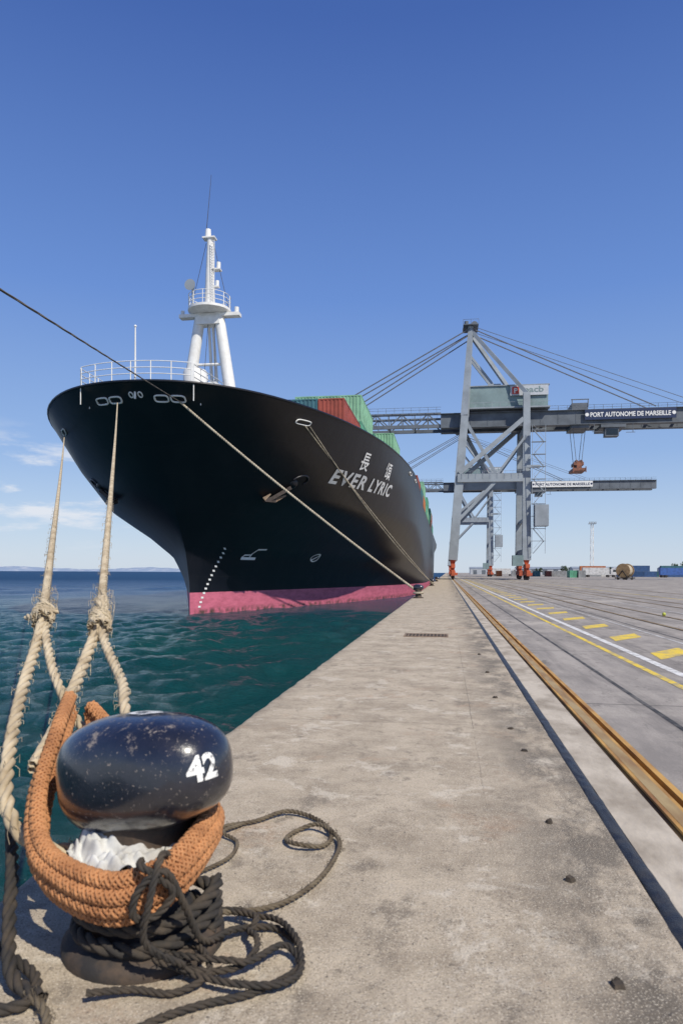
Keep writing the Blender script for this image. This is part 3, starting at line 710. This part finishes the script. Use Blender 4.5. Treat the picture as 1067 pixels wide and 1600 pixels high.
for idx,(dr,dz) in enumerate(((0,0),(.020,-.050),(.012,-.100),(-.014,-.150))):
    c0=Vector((-1.36,2.92,0)); pts=[]
    for k_,q in enumerate(L0):
        v=Vector(q); d_=(v-c0); d_.z=0; d_.normalize(); v=v+d_*dr; v.z+=dz*(.55+.45*math.sin(min(math.pi,k_/10*math.pi)))
        v.z+=.004*math.sin(k_*2.1+idx*1.7); v.z=max(v.z,.06); pts.append(tuple(v))
    rope_into(m,pts,.033,.12,12,.008,5,braid=True)
m.done('braided_rope_loop',M_sleeve,smooth=True,label='tan-orange braided rope loop slung around the bollard',cat='rope')
m=MB()
rope_into(m,[(HC.x+(.29+.02*math.sin(a*3))*math.cos(a),HC.y+.29*math.sin(a),.05+.13*a/10+.02*math.sin(a*2)) for a in np.linspace(0,13,70)],.03,.22,step=.02)
rope_into(m,[(-2.05,3.1,.38),(-1.88,2.85,.28),(-1.76,2.65,.16),(-1.62,2.46,.06),(-1.45,2.38,.04)],.028,.2,step=.02)
rope_into(m,[(-1.95,2.75,.04),(-1.75,2.62,.05),(-1.55,2.5,.04),(-1.5,2.36,.03),(-1.65,2.28,.03)],.022,.16,step=.02)
m.done('dark_rope_turns',M_black,smooth=True,label='dirty dark ropes wound low around the bollard foot',cat='rope')
m=MB()
rope_into(m,[(-1.52,2.40,.05),(-1.42,2.34,.03),(-1.36,2.26,.025),(-1.34,2.15,.025),(-1.38,2.02,.025)],.018,.15,step=.02)
fuzz(m,[(-1.52,2.40,.05),(-1.36,2.26,.025),(-1.38,2.02,.025)],.017,50,5,.04)
m.done('loose_rope',M_brn,smooth=True,label='loose tan rope end lying at the bollard foot',cat='rope')
m=MB(); vs=[];nu,nv=150,22
for j in range(nv+1):
    for i in range(nu):
        a=2*math.pi*i/nu; t_=j/nv; r=.15+.135*t_
        q=Vector((math.cos(a)*r*6,math.sin(a)*r*6,t_*1.5))
        f=mnoise.noise(q*1.3)*.05+(abs(mnoise.noise(q*2.6))-.2)*.07+mnoise.noise(q*6)*.010
        vs.append((HC.x-.03+r*math.cos(a)*(1+.08*mnoise.noise(q)),HC.y-.03+r*math.sin(a),.50-.08*t_+f))
m.add(vs,[(j*nu+i,j*nu+(i+1)%nu,(j+1)*nu+(i+1)%nu,(j+1)*nu+i) for j in range(nv) for i in range(nu)])
m.done('cloth_rag',M_cloth,smooth=True,label='crumpled white rag stuffed between rope loop and bollard',cat='rag')
pts=[(-1.07,2.63,.49),(-1.06,2.53,.52),(-1.07,2.46,.40),(-1.10,2.48,.22),(-1.0,2.6,.08)]
cx,cy=-.92,2.90
for i,a in enumerate(np.linspace(-2.2,-2.2+2*math.pi*2.2,32)):
    rr=.24+.08*math.sin(i*.55)+.05*math.sin(i*.21+1)
    pts.append((cx+.05*math.sin(i*.9)+rr*1.18*math.cos(a),cy+.04*math.cos(i*.7)+rr*math.sin(a),.02+.04*(i/34)+.03*abs(math.sin(i*.8))))
pts+=[(-.66,2.86,.05),(-.575,2.76,.02),(-.707,2.57,.02),(-.87,2.47,.02),(-1.0,2.36,.02),(-1.12,2.2,.02)]
m=MB(); rope_into(m,pts,.0145,.11,step=.012)
rope_into(m,[(-1.16,2.58,.48),(-1.12,2.49,.5),(-1.06,2.51,.45),(-1.02,2.55,.38),(-1.08,2.52,.3),(-1.14,2.47,.32),(-1.12,2.47,.42),(-1.04,2.52,.47),(-1.0,2.62,.3),(-.97,2.75,.1),(-.9,2.95,.05),(-.75,3.05,.02),(-.62,2.95,.02)],.0155,.11,step=.012)
rope_into(m,[(-1.3,2.42,.05),(-1.15,2.5,.03),(-1.0,2.52,.02),(-.9,2.62,.05),(-1.0,2.75,.08),(-1.12,2.7,.05)],.0135,.10,step=.012)
fuzz(m,pts,.014,160,31,.03)
m.done('black_rope_coil',M_black,smooth=True,label='tangled coil of tarred black rope lying on the quay',cat='rope')
pth=[(-1.5,3.9,.02),(-1.36,4.2,.02),(-1.19,4.33,.02),(-1.02,4.52,.03),(-.8,4.42,.02),(-.675,4.19,.02),(-.70,4.0,.02),(-.84,3.96,.04),(-.93,4.08,.02),(-.88,4.24,.02),(-.76,4.26,.05),(-.62,4.1,.03),(-.60,3.86,.02),(-.65,3.53,.02),(-.774,3.27,.02),(-.95,3.1,.05),(-1.1,3.0,.1)]
m=MB(); rope_into(m,pth,.014,.10,step=.012)
rope_into(m,[(-1.3,3.5,.02),(-1.18,3.75,.02),(-1.2,3.98,.02),(-1.32,4.1,.03),(-1.25,4.28,.02)],.012,.09,step=.012)
fuzz(m,pth,.013,120,41,.03)
m.done('thin_rope_loop',M_brn,smooth=True,label='thin brown rope loops trailing on the quay concrete',cat='rope')
m=MB(); m.sphere((8.1,28,.07),.07,14,8); m.done('ball',sm('yellow_green_plastic',(.5,.55,.08),None,3),smooth=True,label='small yellow-green ball lying on the pavement',cat='ball')
# ================================================================ CRANES
def build_crane(loc,lab):
    ox,oy=loc
    e=empty('container_crane',(ox,oy,0),lab,'crane','gantry cranes on the quay')
    W=lambda x,y,z:(ox+x,oy+y,z)
    G=16.5; D=16.
    for y in(0,D):
        m=MB(); ya=6.5 if y==0 else 9.5
        m.beam(W(0,y,4.5),W(2.55,1.2 if y==0 else y*.85,38),2.0,1.9,1.7,1.7); m.beam(W(2.55,1.2 if y==0 else y*.85,38),W(4.0,ya,60),1.6,1.5,1.0,1.0)
        m.done('waterside_leg',M_crane,e)
        m=MB(); m.beam(W(G,y,4.5),W(G,1.2 if y==0 else y*.85,43),1.9,1.7,1.5,1.4)
        m.done('landside_leg',M_crane,e)
        m=MB(); m.beam(W(.9,y,23.4),W(G-.9,y,23.4),1.3,1.9)
        m.beam(W(1.3,y,24.5),W(G-.7,y+(.8 if y==0 else -1.6),37),1.0,1.0)
        m.beam(W(2.7,y+(1 if y==0 else -2),37),W(9.6,y,24.3),.75,.75)
        m.beam(W(.7,y,13.2),W(9.5,y,22.5),.7,.7); 
        m.beam(W(G-.2,y,33),W(G-6.5,y,24.3),.5,.5)
        m.beam(W(4.2,ya,59.5),W(G,y+(1.2 if y==0 else -2),43),.85,.85)
        m.beam(W(3.6,ya,54),W(10.8,ya,44.5),.5,.5)
        m.done('side_brace',M_crane,e)
    def xb(p,q,w,h):
        m=MB(); m.beam(p,q,w,h); m.done('cross_beam',M_crane,e)
    for x in(0,G):
        xb(W(x,.9,6.2),W(x,D-.9,6.2),1.1,1.8)
        xb(W(x+(2.3 if x==0 else 0),1,35),W(x+(2.3 if x==0 else 0),D-1.5,35),1.0,1.4)
        xb(W(x,.9,14),W(x,D-.9,14),.6,.8)
    xb(W(4,6,60),W(4,10,60),1.2,1.2)
    for x in(0,G):
        for y in(0,D):
            m=MB()
            m.beam(W(x,y,5.0),W(x,y,3.6),1.5,1.5,.8,.8); m.bb(W(x-.45,y-3.,2.7),W(x+.45,y+3.,3.6))
            for s in(-2,2):
                m.bb(W(x-.5,y+s-1.7,1.1),W(x+.5,y+s+1.7,2.0)); m.beam(W(x,y+s,2.0),W(x,y+s,2.8),.7,.7)
                m.bb(W(x+.5,y+s-.8,1.0),W(x+1.0,y+s-.2,1.6))
            m.bb(W(x-.4,y-4.2,.9),W(x+.4,y-3.7,2.2))
            b=m.done('bogie',M_orange,e)
            for s in(-3.2,-.9,.9,3.2):
                m=MB(); m.cyl(W(x-.16,y+s,.40),W(x+.16,y+s,.40),.38,n=16); m.cyl(W(x-.22,y+s,.40),W(x-.16,y+s,.40),.44,n=16); m.bb(W(x-.35,y+s-.12,.35),W(x+.35,y+s+.12,1.12)); m.done('wheel',M_dark,b)
    m=MB()
    for y in(5,11):
        m.bb(W(-3,y-.7,36.2),W(82,y+.7,39.4))
        m.bb(W(-3,y-1.0,36.0),W(82,y+1.,36.2))
        for x in np.arange(0,82,4): m.bb(W(x-.06,y-.78,36.2),W(x+.06,y+.78,39.35))
    for x in np.arange(-2,82,6): m.bb(W(x-.2,5.7,38.2),W(x+.2,10.3,38.8))
    m.done('main_girder',M_crane2,e)
    m=MB()
    for y in(4.2,11.8):
        for x in np.arange(22,82,2.): m.bb(W(x-.04,y-.04,39.4),W(x+.04,y+.04,40.5))
        for z in(39.95,40.5): m.bb(W(22,y-.04,z-.03),W(82,y+.04,z+.03))
        m.bb(W(-3,y-.5,39.3),W(82,y+.5,39.4))
    m.done('walkway',M_crane2,e)
    m=MB()
    for y in(5,11):
        m.beam(W(-34,y,36.6),W(-3,y,36.6),.55,.8); m.beam(W(-34,y,39.6),W(-3,y,39.6),.45,.5)
        k=0
        for x in np.arange(-34,-3,3.1):
            m.beam(W(x,y,36.6 if k%2==0 else 39.6),W(x+3.1,y,39.6 if k%2==0 else 36.6),.28,.28); m.beam(W(x,y,36.6),W(x,y,39.6),.22,.22); k+=1
        for x in np.arange(-34,-3,2.): m.bb(W(x-.035,y-.9,39.8),W(x+.035,y-.83,41.))
        for z in(40.4,41.): m.bb(W(-34,y-.9,z-.03),W(-3,y-.83,z+.03))
    for x in np.arange(-34,-3,6.2): m.bb(W(x-.15,5.2,36.4),W(x+.15,10.8,36.7))
    m.done('boom',M_crane2,e,label='dark lattice boom reaching over the ship')
    m=MB(); m.bb(W(3.4,3.4,40.3),W(21.6,12.5,45.3)); h=m.done('machinery_house',M_house,e)
    m=MB(); m.bb(W(3.1,3.1,45.3),W(21.9,12.8,45.5)); m.bb(W(3.0,2.6,40.0),W(22.0,13,40.3))
    for x in np.arange(3.1,22,1.9): m.bb(W(x,2.65,40.3),W(x+.06,2.71,41.4))
    m.bb(W(3.1,2.65,41.35),W(22,2.71,41.42)); m.bb(W(8,5,45.5),W(11,8,46.3))
    m.done('roof',M_crane,h)
    m=MB(); m.bb(W(13.0,2.9,42.9),W(21.6,3.05,45.2)); sgn=m.done('company_sign',M_signgrey,h)
    m=MB(); m.bb(W(13.4,2.84,43.2),W(15.0,2.9,44.9)); m.done('sign_logo',M_red,sgn)
    V,F=text_mesh('P',1.6,.03); m=MB(); m.add([W(14.2+u,2.82,43.45+v) for u,v in V],F); m.done('sign_letter',M_signwhite,sgn)
    V,F=text_mesh('pacb',2.1,.02); m=MB(); m.add([W(18.3+u*1.15,2.87,43.6+v*.9) for u,v in V],F); m.done('sign_letter',M_house,sgn)
    m=MB(); m.bb(W(33.5,4,35.2),W(39,12,35.9)); m.bb(W(34.5,4.3,33.2),W(37.5,6.5,35.2))
    m.bb(W(31.5,4.1,34.2),W(33.8,4.2,34.3)); m.beam(W(32,4.1,36),W(32,4.1,34.2),.12,.12); m.beam(W(40.5,4.1,36),W(40.5,4.1,34.),.12,.12); m.bb(W(39,4.05,33.9),W(41,4.2,34.0))
    tr=m.done('trolley',M_crane2,e)
    m=MB(); m.bb(W(34.7,4.24,33.5),W(37.3,4.29,34.8)); m.done('cab_window',M_glass,tr)
    m=MB(); m.bb(W(27.,4.5,35.3),W(31,11.5,36.0)); m.bb(W(27.2,5,39.2),W(30.8,11,41.2)); m.beam(W(27.2,5,40.3),W(27.2,5,42.),.2,.2); m.beam(W(30.8,5,40.3),W(30.8,5,42),.2,.2); m.beam(W(27,5,42),W(31,5,42),.2,.2)
    for x0,x1 in((27.6,28.4),(30.4,29.6)):
        for y in(6,10): m.beam(W(x0,y,35.3),W(x1,y,27.6),.11,.11)
    m.done('hoist_cables',M_crane2,e)
    m=MB(); m.bb(W(27.9,6.,26.9),W(30.1,10,27.6)); m.bb(W(28.5,5.8,26.1),W(29.6,10.2,26.9)); m.bb(W(27.5,5.0,25.5),W(30.5,11.,26.1))
    for x in(27.5,30.3): m.bb(W(x,4.9,25.1),W(x+.2,5.2,26.4))
    m.cyl(W(28.5,6.2,27.7),W(28.5,6.9,27.7),.45,n=12); m.cyl(W(29.5,6.2,27.7),W(29.5,6.9,27.7),.45,n=12)
    m.done('spreader',sm('spreader_rust_orange',(.30,.11,.06),(.12,.06,.045),1.5),e)
    m=MB()
    for y in(6.,10.):
        m.beam(W(3.8,y,60),W(-32.5,y,40.2),.22,.22); m.beam(W(3.7,y,58.5),W(-26.5,y,40.2),.22,.22)
        m.beam(W(4.2,y,60),W(46,y,40.2),.20,.20); m.beam(W(4.2,y,60.6),W(55,y,40.8),.1,.1)
    m.done('stay_cable',M_stay,e)
    m=MB(); m.bb(W(2.2,5,60.6),W(5.8,11,60.8)); 
    for y in(5,11):
        for x in(2.2,4,5.8): m.bb(W(x-.04,y-.04,60.8),W(x+.04,y+.04,61.9))
        m.bb(W(2.2,y-.04,61.85),W(5.8,y+.04,61.9))
    m.cyl(W(3,8,60.8),W(3,8,62.4),.5,n=10); m.cyl(W(4.9,7,61.3),W(4.9,9,61.3),.8,n=14)
    m.done('apex_platform',M_crane2,e)
    m=MB(); z=6.; k=0
    while z<34:
        x0,x1=(G+1.3,G+3.6) if k%2==0 else (G+3.6,G+1.3)
        m.beam(W(x0,-1.3,z),W(x1,-1.3,z+2.8),.5,.15); m.bb(W(G+.9,-1.7,z+2.8),W(G+4.,-.6,z+2.88)); m.beam(W(x0,-1.6,z+1),W(x1,-1.6,z+3.8),.05,.05); k+=1; z+=2.8
    for x in(G+1,G+3.9): m.beam(W(x,-1.6,6),W(x,-1.6,35),.1,.1)
    m.done('stairway',M_crane,e)
    m=MB(); m.bb(W(G+1.6,-2.2,12.2),W(G+4.6,1.0,17.)); m.done('electrical_cabin',M_crane,e)
    m=MB(); m.bb(W(G-3.2,-1.5,3.2),W(G-.8,.6,5.6)); m.done('drive_cabinet',M_house,e)
    m=MB(); m.bb(W(G-.2,-1.6,25.4),W(G+2.8,-.9,26)); m.beam(W(0,-1.0,24.9),W(G,-1.0,24.9),.05,.05)
    for x in np.arange(.5,G,1.6): m.beam(W(x,-1.,23.6),W(x,-1.,24.9),.05,.05)
    m.done('portal_walkway',M_crane,e)
    return e
cr1=build_crane((1.515,165),'tall grey gantry container crane with dark girder and green-grey machinery house')
cr2=copy_tree(cr1); cr2.location=(1.515,295,0); cr2['label']='second grey gantry container crane standing further along the quay'
def crane_sign(cr,back,txt,x0,x1):
    o=ROOT[cr1.name]
    m=MB(); m.bb((o[0]+x0-1.2,o[1]+3.5,36.9),(o[0]+x1+1.2,o[1]+3.62,39.25)); s=m.done('port_name_sign',back,cr)
    V,F=text_mesh('PORT AUTONOME DE MARSEILLE',1.,.025); w=max(v[0] for v in V)-min(v[0] for v in V)
    m=MB(); m.add([(o[0]+(x0+x1)/2+u*(x1-x0)/w,o[1]+3.46,37.55+v*1.45) for u,v in V],F)
    for xx in(x0-.7,x1+.7):
        vs=[(o[0]+xx,o[1]+3.46,38.1)]+[(o[0]+xx+.42*math.cos(a),o[1]+3.46,38.1+.42*math.sin(a)) for a in np.linspace(0,6.283,13)[:-1]]
        m.add(vs,[(0,i,i%12+1) for i in range(1,13)])
    m.done('sign_lettering',txt,s)
crane_sign(cr1,M_signblue,M_signwhite,31.,48.5)
ROOT[cr2.name]=ROOT[cr1.name]
crane_sign(cr2,M_signwhite,M_signblue,34.5,56.)
# ================================================================ YARD
grp='containers standing in the yard'
for x,y,c,L in((36,330,'grey',12.19),(41,330,'teal',6.06),(46,330,'brown',6.06),(52,332,'grey',12.19),(45,262,'green',6.06),(84,335,'blue',12.19),(89,335,'blue',12.19),(93,345,'teal',12.19),(104,338,'blue',12.19),(109,330,'white',6.06),(24,330,'orange',6.06),(70,360,'grey',12.19),(75,370,'white',12.19),(48,262,'grey',6.06),(99,360,'orange',12.19),(63,390,'grey',12.19)):
    container(x,y,0,c,L,rz=R(90) if L>7 else 0,where='standing in the yard',grp=grp)
for x,y,c in ((86,335,'blue'),(72,360,'orange'),(104,338,'teal')): container(x,y,2.61,c,12.19,rz=R(90),where='stacked in the yard',grp=grp)
def truck(x,y,rz,c,lab):
    e=empty('truck',(x,y,0),lab,'truck'); 
    m=MB(); m.bb((x+4,y-1.25,1),(x+6.2,y+1.25,3.3)); m.beam((x+5.1,y,3.3),(x+4.9,y,3.7),2.2,2.0,1.4,1.8); m.done('cab',c,e)
    m=MB(); m.bb((x+6.2,y-1.0,2.1),(x+6.24,y+1.,3.1)); m.done('window',M_glass,e)
    m=MB(); m.bb((x+4.8,y-1.29,2.2),(x+5.9,y-1.25,3.)); m.done('window',M_glass,e)
    m=MB(); m.bb((x-7,y-1.2,1.0),(x+4,y+1.2,1.35)); m.bb((x-7,y-1.22,1.35),(x+3.4,y+1.22,3.9)); m.done('trailer',c,e)
    for xx in(-6,-4.7,3,5.3):
        for a,b in((-1.25,-.9),(.9,1.25)):
            m=MB(); m.cyl((x+xx,y+a,.5),(x+xx,y+b,.5),.5,n=14); m.done('wheel',M_dark,e)
Mb=sm('blue_truck_paint',(.05,.13,.4),None,1.); Mw=sm('white_truck_paint',(.6,.6,.6),None,1.)
truck(62,300,0,Mw,'white articulated truck parked in the yard'); truck(92,300,0,Mb,'blue articulated truck parked in the yard'); truck(30,380,0,Mw,'white box truck parked beyond the cranes')
rx,ry=44.,184.; e=empty('cable_reel',(rx,ry,0),'large wooden cable reel on a low steel cradle','cable reel')
Mwood=sm('reel_wood',(.46,.32,.17),(.28,.18,.10),2.,.8)
RR=R(55)
def rz_(p): 
    dx,dy=p[0]-rx,p[1]-ry; return (rx+dx*math.cos(RR)-dy*math.sin(RR),ry+dx*math.sin(RR)+dy*math.cos(RR),p[2])
def rotm(m): m.v=[rz_(v) for v in m.v]
for s in(-1,1):
    m=MB(); m.cyl((rx+s*1.3-.09,ry,2.3),(rx+s*1.3+.09,ry,2.3),1.75,n=28); rotm(m); m.done('flange',Mwood,e)
m=MB(); m.cyl((rx-1.21,ry,2.3),(rx+1.21,ry,2.3),1.35,n=24); 
for i in range(14): m.tube([(rx-1.15+i*.175,ry+1.38*math.cos(a),2.3+1.38*math.sin(a)) for a in np.linspace(0,6.283,20,endpoint=False)],.08,5,True)
rotm(m); m.done('cable_winding',M_rope2,e)
m=MB(); m.bb((rx-2.4,ry-1.6,.3),(rx+2.4,ry+1.6,.6))
for s in(-1.7,1.7): m.beam((rx+s,ry-1.2,.6),(rx+s,ry,2.3),.2,.2); m.beam((rx+s,ry+1.2,.6),(rx+s,ry,2.3),.2,.2)
for s in(-1.8,1.8):
    for q in(-1,1): m.cyl((rx+s-.1,ry+q,.3),(rx+s+.1,ry+q,.3),.3,n=12)
m.cyl((rx-1.9,ry,2.3),(rx+1.9,ry,2.3),.1,n=8); rotm(m); m.done('cradle',M_dark,e)
def light_mast(lx,ly,h,lab):
    e=empty('lighting_mast',(lx,ly,0),lab,'light mast'); m=MB()
    for a,b in((-1,-1),(1,-1),(1,1),(-1,1)): m.beam((lx+a*.9,ly+b*.9,0),(lx+a*.6,ly+b*.6,h),.16,.16)
    k=int(h/2.2)
    for i in range(k):
        z0=i*h/k;z1=(i+1)*h/k; w0=.9-.3*z0/h; w1=.9-.3*z1/h; s=1 if i%2 else -1
        for f in(-1,1):
            m.beam((lx-s*w0,ly+f*w0,z0),(lx+s*w1,ly+f*w1,z1),.1,.1); m.beam((lx+f*w0,ly-s*w0,z0),(lx+f*w1,ly+s*w1,z1),.1,.1); m.beam((lx-w0,ly+f*w0,z0),(lx+w0,ly+f*w0,z0),.1,.1)
    m.done('lattice_tower',M_white,e)
    m=MB(); m.bb((lx-2,ly-1.2,h),(lx+2,ly+1.2,h+.2))
    for i in range(5): m.bb((lx-1.9+i*.85,ly-1.4,h+.15),(lx-1.4+i*.85,ly-1.15,h+1.15))
    m.bb((lx-2,ly-1.2,h+1.1),(lx+2,ly-1.12,h+1.2)); m.done('floodlight',M_crane,e)
light_mast(80,408,29,'white lattice floodlight mast standing in the yard')
Mbark=sm('bark',(.12,.09,.06),None,4.,.9); Mleaf=sm('leaf_green',(.045,.08,.025),(.025,.045,.015),1.2,.8,world=True)
def tree(x,y,h,seed):
    rr=random.Random(seed); e=empty('tree',(x,y,0),'small dark green tree at the far edge of the yard','tree','trees along the yard edge')
    m=MB(); m.cyl((x,y,0),(x+.2,y,h*.5),.28,.16,8)
    for i in range(5):
        a=rr.uniform(0,6.3); m.cyl((x+.1,y,h*.35),(x+math.cos(a)*h*.28,y+math.sin(a)*h*.28,h*rr.uniform(.6,.85)),.12,.04,6)
    m.done('trunk',Mbark,e)
    m=MB()
    cl=[(rr.gauss(0,h*.2),rr.gauss(0,h*.2),h*rr.uniform(.45,.95),rr.uniform(.1,.2)*h) for _ in range(13)]
    for c in cl:
        for _ in range(70):
            d=Vector((rr.gauss(0,1),rr.gauss(0,1),rr.gauss(0,1))).normalized()*c[3]*rr.uniform(.5,1.05)
            q=Vector((x+c[0],y+c[1],c[2]))+d; u=Vector((rr.gauss(0,1),rr.gauss(0,1),rr.gauss(0,1))).normalized()*.28; w=u.cross(Vector((rr.gauss(0,1),rr.gauss(0,1),1))).normalized()*.22
            m.add([q-u,q+w,q+u,q-w],[(0,1,2,3)])
    m.done('crown',Mleaf,e)
for i,(x,y,h) in enumerate(((122,400,6.5),(127,402,7.5),(132,405,6),(139,408,7),(118,470,6),(106,480,5.5),(160,470,7),(146,400,6.2),(90,560,7),(74,580,6))): tree(x,y,h,i)
for i,(x,y,w,h) in enumerate(((60,620,40,5),(120,700,60,6),(220,760,70,7),(25,760,18,6))):
    e=empty('warehouse',(x,y,0),'low pale warehouse on the far side of the yard','warehouse','warehouses beyond the yard')
    m=MB(); m.bb((x,y,0),(x+w,y+25,h)); m.done('wall',sm('warehouse_cladding%d'%i,(.45,.47,.5),(.35,.38,.42),.2),e)
    m=MB(); m.add([(x-.4,y-.4,h+.003),(x+w+.4,y-.4,h+.003),(x+w+.4,y+12.5,h+2),(x-.4,y+12.5,h+2),(x+w+.4,y+25.4,h+.003),(x-.4,y+25.4,h+.003)],[(0,1,2,3),(3,2,4,5),(1,4,2),(0,3,5)]); m.done('roof',M_crane,e)
    for k in range(int(w/9)):
        m=MB(); m.bb((x+3+k*9,y-.05,0.01),(x+7+k*9,y-.003,4.5)); m.done('door',M_crane2,e)
# ================================================================ WORLD + SUN
az=R(136); el=R(47)
w=bpy.data.worlds.new('World'); S.world=w; w.use_nodes=True; nt=w.node_tree; nt.nodes.clear()
N=nt.nodes.new; L=nt.links.new
out=N('ShaderNodeOutputWorld'); bg=N('ShaderNodeBackground'); bg.inputs[1].default_value=.10
sky=N('ShaderNodeTexSky'); sky.sky_type='NISHITA'; sky.sun_disc=False; sky.sun_elevation=el; sky.sun_rotation=az; sky.air_density=1.0; sky.dust_density=.5; sky.ozone_density=1.5
tc=N('ShaderNodeTexCoord'); sx=N('ShaderNodeSeparateXYZ'); L(tc.outputs['Generated'],sx.inputs[0])
mp=N('ShaderNodeMapping'); mp.inputs['Scale'].default_value=(5,5,22); L(tc.outputs['Generated'],mp.inputs[0])
nz=N('ShaderNodeTexNoise'); nz.inputs['Scale'].default_value=1.3; nz.inputs['Detail'].default_value=8; nz.inputs['Roughness'].default_value=.6; L(mp.outputs[0],nz.inputs['Vector'])
def mr(v,a,b,c=0,d=1):
    q=N('ShaderNodeMapRange'); q.interpolation_type='SMOOTHSTEP'; L(v,q.inputs[0])
    for i,x in enumerate((a,b,c,d)): q.inputs[i+1].default_value=x
    return q.outputs[0]
def mu(a,b):
    q=N('ShaderNodeMath'); q.operation='MULTIPLY'; L(a,q.inputs[0])
    if hasattr(b,'is_output'): L(b,q.inputs[1])
    else: q.inputs[1].default_value=b
    return q.outputs[0]
cr=N('ShaderNodeValToRGB'); L(sx.outputs[2],cr.inputs[0]); e_=cr.color_ramp.elements
stops=[(0.,(6.2,7.2,8.6)),(.06,(5.0,6.4,8.5)),(.16,(3.0,4.7,8.1)),(.36,(1.45,2.9,7.1)),(.62,(.55,1.35,4.6)),(1.,(.25,.7,2.8))]
e_[0].position=0; e_[0].color=(*[c/10 for c in stops[0][1]],1); e_[1].position=1; e_[1].color=(*[c/10 for c in stops[-1][1]],1)
for ps,c in stops[1:-1]:
    q=e_.new(ps); q.color=(*[k/10 for k in c],1)
sc=N('ShaderNodeVectorMath'); sc.operation='SCALE'; L(cr.outputs[0],sc.inputs[0]); sc.inputs['Scale'].default_value=10
hs=N('ShaderNodeMix'); hs.data_type='RGBA'; hs.inputs[0].default_value=.8; L(sky.outputs[0],hs.inputs[6]); L(sc.outputs[0],hs.inputs[7])
cm=mu(mu(mr(nz.outputs['Fac'],.46,.60),mr(sx.outputs[2],.20,.13)),mr(sx.outputs[0],-.36,-.47)); cm=mu(mu(cm,mr(sx.outputs[2],.01,.08)),.85)
mx=N('ShaderNodeMix'); mx.data_type='RGBA'; L(cm,mx.inputs[0])
L(hs.outputs[2],mx.inputs[6]); mx.inputs[7].default_value=(7.9,8.2,8.8,1)
L(mx.outputs[2],bg.inputs[0]); L(bg.outputs[0],out.inputs[0])
sd=bpy.data.lights.new('sun','SUN'); sd.energy=4.6; sd.angle=R(.5); sd.color=(1,.935,.82)
so=bpy.data.objects.new('sun',sd); COL.objects.link(so)
dv=Vector((math.sin(az)*math.cos(el),math.cos(az)*math.cos(el),math.sin(el))); so.rotation_euler=dv.to_track_quat('Z','Y').to_euler(); so.location=(20,-20,60)
# ================================================================ CAMERA
cd=bpy.data.cameras.new('camera'); cam=bpy.data.objects.new('camera',cd); COL.objects.link(cam); S.camera=cam
cd.sensor_fit='VERTICAL'; cd.sensor_height=36; cd.sensor_width=24; cd.lens=36*1100/1600; cd.shift_y=94/1600
cd.clip_start=.05; cd.clip_end=20000
cam.location=(0,0,1.6)
cam.rotation_euler=(Matrix.Rotation(R(8.46),3,'Z')@Matrix.Rotation(R(90),3,'X')@Matrix.Rotation(R(.25),3,'Z')).to_euler()
cd.dof.use_dof=True; cd.dof.focus_distance=16; cd.dof.aperture_fstop=3.2
S.view_settings.view_transform='Standard'; S.view_settings.look='None'; S.view_settings.exposure=0
